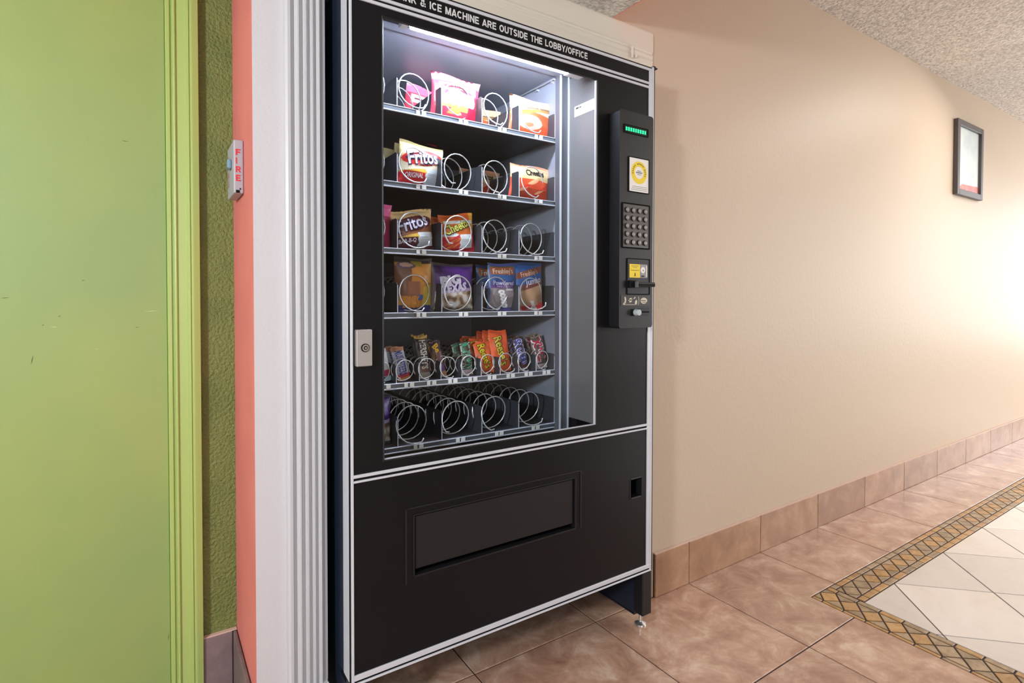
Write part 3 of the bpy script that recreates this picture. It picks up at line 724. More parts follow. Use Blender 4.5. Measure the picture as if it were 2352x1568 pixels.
# bill acceptor
m = MB(); ring(m, -0.4930, -0.3950, 1.0755, 1.1845, 0.003, YP - 0.003, YP + 0.001, JET); m.box(-0.4905, -0.3975, YP - 0.001, YP + 0.001, 1.078, 1.182, BLACKS)
sub('bill_acceptor', m)
m = MB().box(-0.4825, -0.4385, YP - 0.002, YP - 0.0008, 1.1265, 1.1670, YELLOW)
m.box(-0.476, -0.446, YP - 0.0024, YP - 0.0019, 1.1610, 1.1620, INK).box(-0.468, -0.452, YP - 0.0024, YP - 0.0019, 1.1565, 1.1575, INK).box(-0.477, -0.444, YP - 0.0024, YP - 0.0019, 1.1480, 1.1492, INK)
m.prism([(-0.4600, 1.1300), (-0.4565, 1.1345), (-0.4585, 1.1345), (-0.4585, 1.1410), (-0.4615, 1.1410), (-0.4615, 1.1345), (-0.4635, 1.1345)], lambda p, t: (p[0], t, p[1]), YP - 0.0019, YP - 0.0024, INK)
sub('instruction_label', m, 'yellow label with down arrow')
m = MB().box(-0.4375, -0.4075, YP - 0.002, YP - 0.0008, 1.1265, 1.1670, mat('grey_label', (150, 148, 150), 0.5)).cyl((-0.4265, YP - 0.0019, 1.150), (0, -1, 0), 0.0095, 0.0006, PLASTW, 20).cyl((-0.4255, YP - 0.0025, 1.149), (0, -1, 0), 0.0028, 0.0004, GREYINK, 12).box(-0.434, -0.420, YP - 0.0025, YP - 0.0019, 1.129, 1.134, INK).box(-0.412, -0.4085, YP - 0.0025, YP - 0.0019, 1.130, 1.163, PLASTW)
sub('picture_label', m, 'grey and white picture label')
m = MB().box(-0.4900, -0.4640, YP - 0.012, YP, 1.0960, 1.1180, JET, 0.002).box(-0.4700, -0.3930, YP - 0.022, YP, 1.0990, 1.1130, BLACKS, 0.002).box(-0.4670, -0.3960, YP - 0.0232, YP - 0.0215, 1.1015, 1.1080, JET)
m.box(-0.4702, -0.4680, YP - 0.0235, YP - 0.001, 1.0975, 1.1145, mat('grey_edge', (96, 96, 100), 0.4))
sub('bill_slot', m)
# pictogram plate
PG = mat('pale_pictogram', (206, 200, 180), 0.6)
m = MB().box(-0.5165, -0.3955, YP - 0.0012, YP + 0.001, 1.0420, 1.0735, mat('charcoal_plate', (52, 50, 50), 0.5)); y0, y1 = YP - 0.0012, YP - 0.0018
pr = lambda q: m.prism(q, lambda p, t: (p[0], t, p[1]), y0, y1, PG)
for q in ([(-0.505, 1.050), (-0.498, 1.048), (-0.4955, 1.060), (-0.498, 1.069), (-0.503, 1.068), (-0.501, 1.058)], [(-0.509, 1.047), (-0.501, 1.045), (-0.499, 1.050), (-0.506, 1.052)],
          [(-0.486, 1.057), (-0.470, 1.060), (-0.4705, 1.0625), (-0.4865, 1.0595)], [(-0.482, 1.052), (-0.473, 1.054), (-0.4735, 1.0665), (-0.4825, 1.0645)], [(-0.466, 1.064), (-0.458, 1.070), (-0.457, 1.066), (-0.463, 1.0625)],
          [(-0.497, 1.0455), (-0.457, 1.0455), (-0.457, 1.0467), (-0.497, 1.0467)], [(-0.459, 1.047), (-0.452, 1.046), (-0.4495, 1.056), (-0.4535, 1.061), (-0.459, 1.055)],
          [(-0.445, 1.045), (-0.4435, 1.045), (-0.4415, 1.0575), (-0.4435, 1.070), (-0.445, 1.070), (-0.443, 1.0575)]): pr(q)
pr([(-0.421 + 0.0145 * math.cos(a), 1.0575 + 0.0095 * math.sin(a)) for a in [2 * math.pi * k / 16 for k in range(16)]])
m.box(-0.434, -0.414, YP - 0.0022, YP - 0.0017, 1.0570, 1.0590, INK).box(-0.428, -0.408, YP - 0.0022, YP - 0.0017, 1.0520, 1.0532, INK)
sub('pictogram_plate', m, 'dark plate with pale coin and bill pictograms')
m = MB().cyl((-0.4560, YP + 0.001, 1.0225), (0.0, -1, 0.0), 0.0100, 0.018, mat('pale_blue_grey_plastic', (176, 190, 196), 0.3), 20, 0.0088)
m.box(-0.4760, -0.4560, YP - 0.001, YP + 0.001, 1.012, 1.033, JET, 0.0008)
sub('coin_return_button', m, 'pale grey round button')
m = MB().box(-0.4440, -0.3965, YP - 0.0025, YP + 0.001, 1.0140, 1.0330, BLACKS, 0.001).box(-0.4410, -0.3990, YP - 0.0028, YP - 0.0020, 1.0205, 1.0265, JET)
sub('coin_slot', m)

# ---- trays with dividers and coils
S = 0.0422
RZ = [1.5560, 1.3575, 1.1830, 1.0127, 0.8256, 0.6562]
DW = [-1.2550, -1.1250, -0.9955, -0.8660, -0.7360, -0.5990]
DN = [-1.1950, -1.1290, -1.0630, -0.9980, -0.9320, -0.8685, -0.8030, -0.7370, -0.6710, -0.5990]
coil_mesh = {}
def coil(R, pitch, turns, r, phase):
    pts = []; n = int(22 * turns)
    for k in range(n + 1):
        a = phase - 2 * math.pi * k / 22; t = k / 22; pts.append((R * math.cos(a), pitch * t, R * math.sin(a)))
    # hook at the front end
    a = phase
    pts = [(R * 0.86 * math.cos(a + 0.18), -0.001, R * 0.86 * math.sin(a + 0.18))] + pts
    return MB().tube(pts, r, WIRE, 7)
wide_phases = {(0, 1): -1.2, (1, 2): -1.9, (1, 3): -2.0, (2, 3): -1.6, (2, 4): -1.9}
trays = []
for ri, zb in enumerate(RZ):
    narrow = ri == 4
    zt = zb + 0.0125
    mb = MB().box(-1.2550, -0.5985, S, S + 0.545, zt - 0.003, zt, SHELF)
    tr = part('shelf_tray', mb, origin=(-0.927, S, zt))
    rl = MB().box(-1.2550, -0.5985, S - 0.004, S, zb - 0.0005, zt, RAIL)
    rl.box(-1.2550, -0.5985, S - 0.0065, S - 0.001, zb - 0.0030, zb + 0.0004, ALU, 0.0006).box(-1.2550, -0.5985, S - 0.0060, S + 0.0010, zt - 0.0018, zt + 0.0006, ALU, 0.0006)
    obj('price_rail', rl, tr)
    ds = DN if narrow else DW
    hd = 0.050 if narrow else 0.080
    d0 = None
    for i, dx in enumerate(ds):
        if i == 0: continue
        if d0 is None:
            q = [(S, zt), (S + 0.53, zt), (S + 0.53, zt + hd), (S + 0.006, zt + hd), (S, zt + hd - 0.006)]
            mb = MB().prism(q, lambda p, t: (t, p[0], p[1]), dx - 0.0007, dx + 0.0007, SHELF)
            mb.box(dx - 0.0011, dx + 0.0011, S - 0.0012, S + 0.0004, zt, zt + hd - 0.006, ALU)
            d0 = obj('divider', mb, tr, origin=(dx, S, zt)); dx0 = dx
        else: copy_at(d0, (dx - dx0, 0, 0), tr)
    R = 0.0285 if narrow else 0.0495
    t0 = None
    for i in range(len(ds) - 1):
        cx = (ds[i] + ds[i + 1]) / 2 - (0.018 if ri == 5 else 0.009)
        ph = wide_phases.get((ri, i), random.uniform(-2.4, -0.9))
        key = (narrow, i % 3)
        if key not in coil_mesh:
            o = obj('coil', coil(R, 0.034 if narrow else 0.0545, 14 if narrow else 9, 0.0015 if narrow else 0.0019, ph), tr, origin=(0, 0, 0)); coil_mesh[key] = o.data
        else:
            o = bpy.data.objects.new('coil', coil_mesh[key]); COL.objects.link(o); o.parent = tr
        o.location = Vector((cx, S - 0.012, zt + R + 0.0035)) - wpos(tr)
        o.rotation_euler = (0, random.uniform(-0.5, 0.5), 0)
        for dxl, w in ((-0.004, 0.010), (0.012, 0.012)):
            if t0 is None:
                t0 = obj('price_tag', MB().box(cx + dxl, cx + dxl + w, S - 0.0072, S - 0.0038, zb + 0.0005, zb + 0.0118, PLASTW), tr, origin=(cx + dxl, S, zb)); tx0 = cx + dxl
            else:
                c = copy_at(t0, (cx + dxl - tx0, 0, 0), tr); c.scale = (w / 0.010, 1, 1)
    trays.append(tr)

# ------------------------------------------------------------------ snacks
CAMP = np.array([-1.67328, -1.33619, 1.06192])
def sdist(x, y, a): return np.hypot(x, y)
def vn(u, v, f, seed=0):
    """cheap smooth noise in [-1, 1]"""
    s = np.zeros_like(u)
    rs = np.random.RandomState(seed)
    for k in range(6):
        a, b, c = rs.uniform(-1, 1) * f, rs.uniform(-1, 1) * f, rs.uniform(0, 6.28)
        s += np.sin(a * u * 6.28 + b * v * 6.28 + c)
    return s / 3.2
def rgb(c): return np.array(lin(c))
def fill(C, mask, c): C[mask] = rgb(c)

class Pack:
    def __init__(s, W_, H_, D_, seed, stiff=False):
        s.W, s.H, s.D, s.seed, s.stiff = W_, H_, D_, seed, stiff
        rs = np.random.RandomState(seed); s.ph = rs.uniform(0, 6.28, 8)
    def thick(s, u, v):
        e = 0.06 if not s.stiff else 0.05
        g = np.clip((v - e) / 0.28, 0, 1) ** 0.55 * np.clip((1 - e - v) / 0.28, 0, 1) ** 0.55
        t = np.clip(np.sin(np.pi * np.clip(u, 0, 1)), 0, 1) ** 0.62
        return s.D / 2 * t * g
    def front(s, u, v):
        u = np.asarray(u, float); v = np.asarray(v, float)
        ww = s.W * (1 - (0.055 if not s.stiff else 0.02) * np.sin(np.pi * np.clip(v, 0, 1)))
        t = s.thick(u, v)
        p = s.ph
        wr = 0.0016 * (np.sin(9 * u + 7 * v + p[0]) + np.sin(-11 * u + 8 * v + p[1]) * 0.8 + np.sin(17 * v + 3 * u + p[2]) * 0.5) * np.clip(t / (s.D / 2), 0, 1)
        seal = 0.0012 * np.sin(u * 9 + p[3]) * (np.clip((v - 0.9) / 0.1, 0, 1) + np.clip((0.07 - v) / 0.07, 0, 1)) + 0.004 * np.sin(u * 3.2 + p[4]) * np.clip((v - 0.86) / 0.14, 0, 1)
        z = v * s.H + 0.003 * np.sin(u * 5 + p[5]) * np.clip((v - 0.8) / 0.2, 0, 1)
        return (u - 0.5) * ww, -t + wr + seal, z
    def build(s, name, design, texts, loc, rot, label, cat, group=None, nu=64, nv=84):
        uu, vv = np.meshgrid(np.linspace(0, 1, nu), np.linspace(0, 1, nv))
        X, Y, Z = s.front(uu, vv)
        F = np.stack([X, Y, Z], -1).reshape(-1, 3)
        # back skin, coarse, sharing the rim
        t = s.thick(uu, vv); Bk = np.stack([X, Y + 2 * t, Z], -1).reshape(-1, 3)
        idx = np.arange(nu * nv).reshape(nv, nu); N = nu * nv
        fq = np.stack([idx[:-1, :-1], idx[:-1, 1:], idx[1:, 1:], idx[1:, :-1]], -1).reshape(-1, 4)
        st = 6
        ii = sorted(set(list(range(0, nv, st)) + [nv - 1])); jj = sorted(set(list(range(0, nu, st)) + [nu - 1]))
        rim = np.zeros((nv, nu), bool); rim[0] = rim[-1] = True; rim[:, 0] = rim[:, -1] = True
        verts = [F]; bidx = {}
        extra = []
        for i in ii:
            for j in jj:
                if rim[i, j]: bidx[i, j] = idx[i, j]
                else: bidx[i, j] = N + len(extra); extra.append(Bk[idx[i, j]])
        fb = [(bidx[ii[a], jj[b]], bidx[ii[a + 1], jj[b]], bidx[ii[a + 1], jj[b + 1]], bidx[ii[a], jj[b + 1]]) for a in range(len(ii) - 1) for b in range(len(jj) - 1)]
        allv = np.concatenate([F, np.array(extra)]) if extra else F
        me = bpy.data.meshes.new(name)
        me.from_pydata(allv.tolist(), [], fq.tolist() + fb)
        me.polygons.foreach_set('use_smooth', [True] * len(me.polygons))
        C = np.zeros((nv, nu, 3)); C[:] = 0.5
        design(C, uu, vv)
        ca = me.color_attributes.new('Col', 'FLOAT_COLOR', 'POINT')
        full = np.ones((len(allv), 4)); full[:N, :3] = C.reshape(-1, 3)
        if extra: full[N:, :3] = C[nv // 2, 3]
        ca.data.foreach_set('color', full.ravel())
        me.materials.append(WRAP); me.update()
        o = bpy.data.objects.new(name, me); COL.objects.link(o)
        o.location = loc; o.rotation_euler = rot
        o['label'] = label; o['category'] = cat
        if group: o['group'] = group
        for (txt, uc, vc, h, wd, ang, colr, bold, lift) in texts:
            v2, f2, w2 = text2d(txt, bold)
            kx = h if wd is None else wd / w2
            ca_, sa_ = math.cos(math.radians(ang)), math.sin(math.radians(ang))
            a, b = v2[:, 0] * kx, v2[:, 1] * h
            xm = (uc - 0.5) * s.W + a * ca_ - b * sa_; zm = vc * s.H + a * sa_ + b * ca_
            x_, y_, z_ = s.front(xm / s.W + 0.5, zm / s.H)
            mb = MB().add(np.stack([x_, y_ - lift, z_], -1).tolist(), f2, mat('print_%d_%d_%d' % colr, colr, 0.4))
            t_ = bpy.data.objects.new('lettering', mb.mesh('lettering')); COL.objects.link(t_); t_.parent = o
        return o
def behind(o, dy, dx, dz, label, dr=0.0, group=None):
    c = o.copy(); COL.objects.link(c); c.location = o.location + Vector((dx, dy, dz)); c.rotation_euler = (o.rotation_euler[0], o.rotation_euler[1] + dr, o.rotation_euler[2] + dr)
    c['label'] = label
    if group: c['group'] = group
    for ch in list(o.children):
        d_ = ch.copy(); COL.objects.link(d_); d_.parent = c
    return c

def smooth(C, mask, c, k=1.0):
    C[mask] = C[mask] * (1 - k) + rgb(c) * k
def nutrition(C, u, v, u0, u1, v0, v1):
    e = 0.015 * np.sin(v * 40)
    fill(C, (u > u0 + e) & (u < u1) & (v > v0) & (v < v1), (226, 232, 234))
    for k in range(7):
        vv = v0 + (v1 - v0) * (0.15 + 0.11 * k)
        fill(C, (u > u0 + 0.05) & (u < u1 - 0.06 - 0.03 * (k % 3)) & (abs(v - vv) < 0.007), (186, 198, 206))
def d_corn(main, edge, cream, low):
    def f(C, u, v):
        fill(C, v > -1, edge)
        fill(C, (v > 0.80), tuple(min(255, x + 22) for x in edge))
        q = v - 0.07 * np.sin((u - 0.2) * 3)
        fill(C, (q > 0.28) & (q < 0.56), cream)
        fill(C, (q > 0.26) & (q < 0.36), (222, 178, 70))
        fill(C, ((u - 0.5) / 0.47) ** 2 + ((v - 0.66 - 0.12 * (u - 0.5)) / 0.18) ** 2 < 1, main)
        fill(C, ((u - 0.5) / 0.40) ** 2 + ((v - 0.67 - 0.12 * (u - 0.5)) / 0.07) ** 2 < 1, (58, 40, 92))
        fill(C, v < 0.28 + 0.03 * np.sin(u * 6), low)
        fill(C, (u > 0.08) & (u < 0.54) & (v > 0.17) & (v < 0.33), tuple(int(x * 0.9) for x in main))
        nutrition(C, u, v, 0.56, 0.94, 0.09, 0.44)
        fill(C, v < 0.06, low)
    return f
def d_puff(hot):
    def f(C, u, v):
        fill(C, v > -1, (226, 116, 40))
        fill(C, v > 0.84, (224, 104, 44))
        fill(C, (u > 0.88) & (v > 0.5), (236, 170, 60))
        fill(C, (u > 0.1) & (u < 0.95) & (v > 0.74) & (v < 0.83), (232, 236, 236))
        r = v < 0.40 + 0.10 * u
        fill(C, r, (206, 44, 52))
        for k in range(9):
            cx, cy = 0.08 + 0.09 * (k % 4) + 0.02 * k, 0.10 + 0.036 * k
            m_ = (((u - cx) * 0.86 + (v - cy) * 0.5) / 0.13) ** 2 + (((v - cy) * 0.86 - (u - cx) * 0.5) / 0.03) ** 2 < 1
            fill(C, m_, (232, 128, 48) if k % 2 else (214, 84, 44))
        fill(C, ((u - 0.24) / 0.2) ** 2 + ((v - 0.46) / 0.05) ** 2 < 1, (226, 232, 240))
        if not hot: nutrition(C, u, v, 0.50, 0.88, 0.12, 0.46)
        fill(C, v < 0.05, (190, 40, 60))
    return f
def d_tortilla(C, u, v):
    fill(C, v > -1, (222, 60, 84))
    fill(C, v > 0.82, (238, 120, 150))
    fill(C, ((u - 0.55) / 0.33) ** 2 + ((v - 0.47) / 0.22) ** 2 < 1, (246, 214, 190))
    fill(C, (v > 0.64) & (v < 0.80) & (u > 0.12) & (u < 0.9), (236, 226, 220))
    fill(C, (v > 0.70) & (v < 0.74) & (u > 0.2) & (u < 0.62), (120, 60, 70))
    fill(C, ((u - 0.66) / 0.16) ** 2 + ((v - 0.66) / 0.045) ** 2 < 1, (90, 40, 60))
    for (cx, cy, s_) in ((0.22, 0.36, 0.20), (0.44, 0.24, 0.17), (0.62, 0.32, 0.15)):
        fill(C, (v < cy + s_ - 1.6 * abs(u - cx)) & (v > cy - 0.08), (236, 150, 84))
    fill(C, (v < 0.12), (210, 36, 66)); fill(C, (u > 0.7) & (v < 0.36), (214, 40, 70))
def d_orange(C, u, v):
    fill(C, v > -1, (236, 100, 56))
    fill(C, v > 0.80, (244, 178, 140))
    fill(C, (v > 0.62) & (v < 0.80), (244, 214, 180))
    fill(C, abs(v - 0.66 - 0.25 * (u - 0.5)) < 0.04, (190, 130, 60))
    fill(C, abs(v - 0.73 - 0.2 * (u - 0.5)) < 0.022, (120, 96, 70))
    fill(C, ((u - 0.42) / 0.30) ** 2 + ((v - 0.36) / 0.17) ** 2 < 1, (246, 206, 186))
    fill(C, ((u - 0.40) / 0.10) ** 2 + ((v - 0.30) / 0.05) ** 2 < 1, (236, 150, 110))
    fill(C, (v < 0.12) & (v > 0.05) & (u < 0.5), (240, 200, 150))
def d_flame(C, u, v):
    d_orange(C, u, v)
    fill(C, (v < 0.58), (226, 84, 48))
    for k in range(8):
        cx, cy = 0.14 + 0.11 * k * (1 if k < 7 else 0.5), 0.16 + 0.12 * (k % 4)
        fill(C, (((u - cx) * 0.8 + (v - cy) * 0.6) / 0.13) ** 2 + (((v - cy) * 0.8 - (u - cx) * 0.6) / 0.035) ** 2 < 1, (246, 176, 130) if k % 2 else (214, 60, 44))
    fill(C, (v > 0.60) & (v < 0.86), (240, 208, 150))
def d_honey(C, u, v):
    fill(C, v > -1, (206, 140, 62))
    n_ = vn(u, v, 2.2, 3)
    C[:] = C * (1 + 0.28 * n_[..., None])
    fill(C, (u < 0.40) & (v > 0.3) & (v < 0.84), (128, 84, 60)); fill(C, (u > 0.3) & (u < 0.62) & (v > 0.28) & (v < 0.56), (150, 98, 76))
    fill(C, (v > 0.90), (70, 66, 60)); fill(C, (u > 0.42) & (u < 0.7) & (v > 0.84) & (v < 0.95), (176, 150, 60))
    fill(C, ((u - 0.28) / 0.24) ** 2 + ((v - 0.85) / 0.06) ** 2 < 1, (112, 84, 110)); fill(C, ((u - 0.28) / 0.17) ** 2 + ((v - 0.86) / 0.035) ** 2 < 1, (206, 170, 150))
    fill(C, (u > 0.72) & (v > 0.10) & (v < 0.46 + 0.2 * (u - 0.7)), (206, 180, 70))
    fill(C, ((u - 0.64) / 0.09) ** 2 + ((v - 0.27) / 0.055) ** 2 < 1, (66, 98, 160))
    fill(C, v < 0.10 + 0.03 * np.sin(u * 9), (70, 72, 130))
    fill(C, (u > 0.84) & (v > 0.55) & (v < 0.9), (216, 160, 80))
def d_texas(C, u, v):
    fill(C, v > -1, (178, 156, 132))
    n_ = vn(u * 1.0 + v * 0.8, v * 0.4 - u * 0.9, 5, 11)
    fill(C, n_ > 0.25, (226, 222, 220)); fill(C, n_ < -0.45, (118, 92, 74)); fill(C, (n_ > -0.1) & (n_ < 0.1), (196, 168, 128))
    fill(C, v > 0.46 + 0.08 * (u - 0.5), (84, 48, 130))
    n2 = vn(u, v, 2.4, 5)
    fill(C, (v > 0.62) & (n2 > 0.35), (104, 58, 158)); fill(C, (v > 0.80) & (n2 < -0.3), (56, 34, 88))
    fill(C, v > 0.94, (62, 56, 66))
    fill(C, (v > 0.40 + 0.08 * (u - 0.5)) & (v < 0.455 + 0.08 * (u - 0.5)), (196, 176, 220))
    fill(C, v < 0.06, (92, 86, 82)); fill(C, u < 0.07, (110, 96, 96))
def d_donut(C, u, v):
    fill(C, v > -1, (150, 140, 146))
    n_ = vn(u, v, 3, 8); C[:] = C * (1 + 0.18 * n_[..., None])
    fill(C, ((u - 0.5) / 0.36) ** 2 + ((v - 0.30) / 0.22) ** 2 < 1, (132, 122, 126)); fill(C, ((u - 0.62) / 0.17) ** 2 + ((v - 0.38) / 0.10) ** 2 < 1, (162, 150, 158))
    fill(C, v > 0.545, (52, 96, 164)); fill(C, (v > 0.545) & (v < 0.63), (60, 76, 150)); fill(C, v > 0.95, (70, 84, 150))
    fill(C, (u > 0.06) & (u < 0.82) & (v > 0.75) & (v < 0.925), (164, 92, 58)); fill(C, (u > 0.06) & (u < 0.82) & (v > 0.905) & (v < 0.93), (110, 96, 60))
    fill(C, (v > 0.475) & (v < 0.545), (92, 58, 140))
    for k in range(6):
        cx, cy = 0.36 + 0.042 * k, 0.40 - 0.072 * k
        fill(C, ((u - cx) / 0.10) ** 2 + ((v - cy) / 0.045) ** 2 < 1, (244, 244, 248)); fill(C, ((u - cx) / 0.022) ** 2 + ((v - cy + 0.005) / 0.014) ** 2 < 1, (120, 116, 140))
    fill(C, ((u - 0.62) / 0.14) ** 2 + ((v - 0.445) / 0.02) ** 2 < 1, (236, 236, 236))
    fill(C, v < 0.07, (86, 84, 150)); fill(C, u < 0.05, (80, 110, 160))
def d_jumbo(C, u, v):
    fill(C, v > -1, (190, 152, 120))
    n_ = vn(u, v, 2.5, 21); C[:] = C * (1 + 0.2 * n_[..., None])
    fill(C, (v > 0.47 + 0.16 * (u - 0.5)), (128, 72, 66)); fill(C, v > 0.58 + 0.16 * (u - 0.5), (50, 96, 162)); fill(C, v > 0.92, (66, 104, 168))
    fill(C, abs(v - 0.79 - 0.16 * (u - 0.5)) < 0.065, (132, 78, 66))
    fill(C, (v < 0.10) & (u > 0.04), (214, 70, 84)); fill(C, (v < 0.2) & (n_ > 0.3), (222, 206, 206)); fill(C, (u > 0.82) & (v < 0.15), (220, 60, 66))
    fill(C, (u < 0.06), (206, 180, 150))
def d_pink(C, u, v):
    fill(C, v > -1, (166, 50, 86)); fill(C, v > 0.72, (236, 110, 170)); n_ = vn(u, v, 3, 2); fill(C, (v < 0.5) & (n_ > 0.4), (196, 90, 120))
def d_bar(body, low=None, high=None, seed=1):
    def f(C, u, v):
        fill(C, v > -1, body); n_ = vn(u, v, 2, seed); C[:] = C * (1 + 0.12 * n_[..., None])
        if low: fill(C, v < low[0], low[1])
        if low and len(low) > 2: fill(C, v < low[0] * 0.45, low[2])
        if high: fill(C, v > high[0], high[1])
    return f

DY = 0.046
def place(x0, x1, z1, zt, dy=DY):
    """footprint seen in the plane of the shelf front, carried back by dy"""
    k = (S + dy - CAMP[1]) / (S - CAMP[1])
    cx = CAMP[0] + ((x0 + x1) / 2 - CAMP[0]) * k
    h = CAMP[2] + (z1 - CAMP[2]) * k - zt
    return cx, (x1 - x0) * k, h
ZT = [z + 0.0125 for z in RZ]
BK = -0.03
WHT, NVY, INKC = (246, 246, 250), (50, 36, 84), (30, 26, 26)
def bag(row, x0, x1, z1, D, seed, design, texts, label, roll=0.0, lean=0.03, yaw=0.0, dy=DY, name='chip_bag', cat='snack bag', group=None, stiff=False, extra_h=0.0, nu=64, nv=84):
    cx, w, h = place(x0, x1, z1, ZT[row], dy)
    p = Pack(w * 1.03, h + extra_h, D, seed, stiff)
    return p.build(name, design, texts, (cx, S + dy, ZT[row] + 0.001), (lean, roll, yaw), label, cat, group, nu, nv)

# --- shelf 1
bag(0, -1.030, -0.882, 1.680, 0.052, 1, d_tortilla, [('CHIPS', 0.42, 0.72, 0.012, 0.062, -4, (120, 50, 70), 0.02, 0.0012)], 'large pink and red tortilla chip bag upright on top shelf', roll=0.03)
ob = bag(0, -0.776, -0.625, 1.670, 0.050, 2, d_orange, [], 'orange snack bag at right end of top shelf', roll=0.04)
behind(ob, 0.165, -0.088, 0.004, 'orange snack bag deep in the coil left of the orange top shelf bag', -0.02)
rb = bag(0, -1.120, -1.010, 1.630, 0.045, 3, d_tortilla, [], 'red snack bag deep inside the left coil of top shelf', dy=0.27, roll=0.15)
# --- shelf 2
fo = bag(1, -1.1254, -0.998, 1.477, 0.050, 4, d_corn((226, 44, 42), (244, 218, 156), (246, 232, 204), (222, 38, 42)),
    [('Fritos', 0.49, 0.675, 0.036, 0.096, 8, NVY, 0.06, 0.0016), ('Fritos', 0.48, 0.68, 0.035, 0.092, 8, WHT, 0.02, 0.0030), ('CORN CHIPS', 0.56, 0.545, 0.007, 0.06, 7, (250, 210, 200), 0.01, 0.0014), ('ORIGINAL', 0.31, 0.25, 0.013, 0.052, 3, WHT, 0.02, 0.0014)],
    'gold and red corn chip bag with white script at front of second shelf', roll=0.05)
behind(fo, 0.0545, 0.004, 0.001, 'second gold and red corn chip bag hidden behind the front one on second shelf', 0.02)
behind(fo, 0.115, 0.0, 0.003, 'third gold and red corn chip bag deepest behind the others on second shelf', -0.03)
co = bag(1, -0.7745, -0.630, 1.467, 0.050, 5, d_flame, [('Cheetos', 0.56, 0.80, 0.020, 0.074, 4, INKC, 0.03, 0.0014)], 'orange puff bag with dark lettering at right end of second shelf', roll=0.05)
behind(co, 0.15, -0.095, 0.004, 'orange puff bag deep in the coil beside the right end bag of second shelf', -0.02)
# --- shelf 3
fb = bag(2, -1.136, -1.019, 1.293, 0.050, 6, d_corn((104, 34, 40), (222, 190, 130), (150, 92, 60), (84, 32, 40)),
    [('Fritos', 0.45, 0.675, 0.034, 0.098, 13, (36, 20, 44), 0.06, 0.0016), ('Fritos', 0.44, 0.68, 0.033, 0.094, 13, (216, 212, 236), 0.02, 0.0030), ('BAR-B-Q', 0.30, 0.25, 0.011, 0.048, 5, WHT, 0.02, 0.0014)],
    'maroon and gold corn chip bag with pale script on third shelf', roll=-0.11, extra_h=0.006)
behind(fb, 0.06, -0.002, 0.002, 'second maroon and gold corn chip bag behind the front one on third shelf', 0.06)
cb = bag(2, -0.9975, -0.890, 1.294, 0.050, 7, d_puff(False),
    [('Cheetos', 0.44, 0.68, 0.026, 0.090, 18, INKC, 0.07, 0.0016), ('Cheetos', 0.43, 0.685, 0.025, 0.086, 18, (214, 214, 96), 0.025, 0.0030)],
    'orange and red cheese puff bag with yellow lettering on third shelf', roll=-0.11, extra_h=0.006)
behind(cb, 0.06, -0.002, 0.0, 'second orange cheese puff bag behind the front one on third shelf', 0.05)
bag(2, -1.245, -1.146, 1.309, 0.045, 8, d_pink, [], 'pink and dark red bag at left edge of third shelf window', roll=0.02)
# --- shelf 4
bag(3, -1.1345, -1.030, 1.172, 0.040, 9, d_honey, [('HONEY', 0.36, 0.245, 0.017, 0.056, 0, (226, 150, 70), 0.02, 0.0016), ('BUN', 0.42, 0.14, 0.018, 0.046, 0, (232, 160, 66), 0.02, 0.0016)], 'golden brown wrapped pastry at left of fourth shelf', name='pastry_pack', cat='pastry', stiff=True)
bx = bag(3, -1.030, -0.898, 1.160, 0.045, 10, d_texas, [('BIG', 0.40, 0.66, 0.024, 0.066, 7, (222, 218, 240), 0.07, 0.0022), ('TEXAS', 0.48, 0.50, 0.022, 0.088, 7, (222, 214, 244), 0.06, 0.0022)], 'purple pastry pack with large white letters on fourth shelf', roll=-0.02, name='pastry_pack', cat='pastry')
behind(bx, 0.06, 0.012, -0.002, 'second purple pastry pack behind the front one on fourth shelf', 0.04)
dn = bag(3, -0.8480, -0.7440, 1.168, 0.040, 11, d_donut, [('Freshley’s', 0.44, 0.835, 0.016, 0.070, 2, (240, 214, 200), 0.015, 0.0016), ('Powdered', 0.44, 0.585, 0.013, 0.070, 0, (226, 226, 250), 0.015, 0.0016), ('MINI DONUTS', 0.48, 0.508, 0.006, 0.056, 0, (214, 190, 236), 0.0, 0.0014)], 'blue topped powdered donut pack in third coil of fourth shelf', roll=0.0, name='pastry_pack', cat='pastry', stiff=True)
behind(dn, 0.055, -0.004, -0.002, 'blue topped donut pack behind the powdered donut pack on fourth shelf', -0.03)
bag(3, -0.7560, -0.6480, 1.172, 0.040, 12, d_jumbo, [('Freshley’s', 0.50, 0.79, 0.015, 0.066, 9, (226, 180, 160), 0.015, 0.0016), ('Jumbo', 0.60, 0.625, 0.020, 0.066, 8, (220, 214, 236), 0.015, 0.0016)], 'blue topped tan bun pack at right end of fourth shelf', roll=-0.06, name='pastry_pack', cat='pastry', stiff=True)
# --- shelf 5
def bar(x0, x1, z1, seed, design, texts, label, roll=0.0, lean=-0.15, D=0.018, dy=0.035, yaw=0.0):
    return bag(4, x0, x1, z1, D, seed, design, texts, label, roll, lean, yaw, dy, 'candy_bar', 'candy bar', None, True, 0.004, 34, 84)
DN_ = -90
bar(-1.1890, -1.1405, 0.925, 20, d_bar((220, 224, 232), (0.34, (206, 60, 84), (196, 226, 236))), [('MUSKETEERS', 0.45, 0.5, 0.018, 0.074, DN_, (60, 70, 140), 0.03, 0.0015)], 'red and white candy bar at left edge of fifth shelf window', roll=-0.16)
o1 = bar(-1.1230, -1.0880, 0.932, 21, d_bar((198, 200, 214), (0.20, (214, 70, 84), (232, 170, 110)), (0.86, (196, 140, 110))), [('MUSKETEERS', 0.5, 0.52, 0.021, 0.068, DN_, (70, 80, 160), 0.03, 0.0015)], 'silver candy bar with blue letters in second coil of fifth shelf', roll=-0.20)
behind(o1, 0.034, -0.006, -0.002, 'second silver candy bar behind the leaning one on fifth shelf', 0.04)
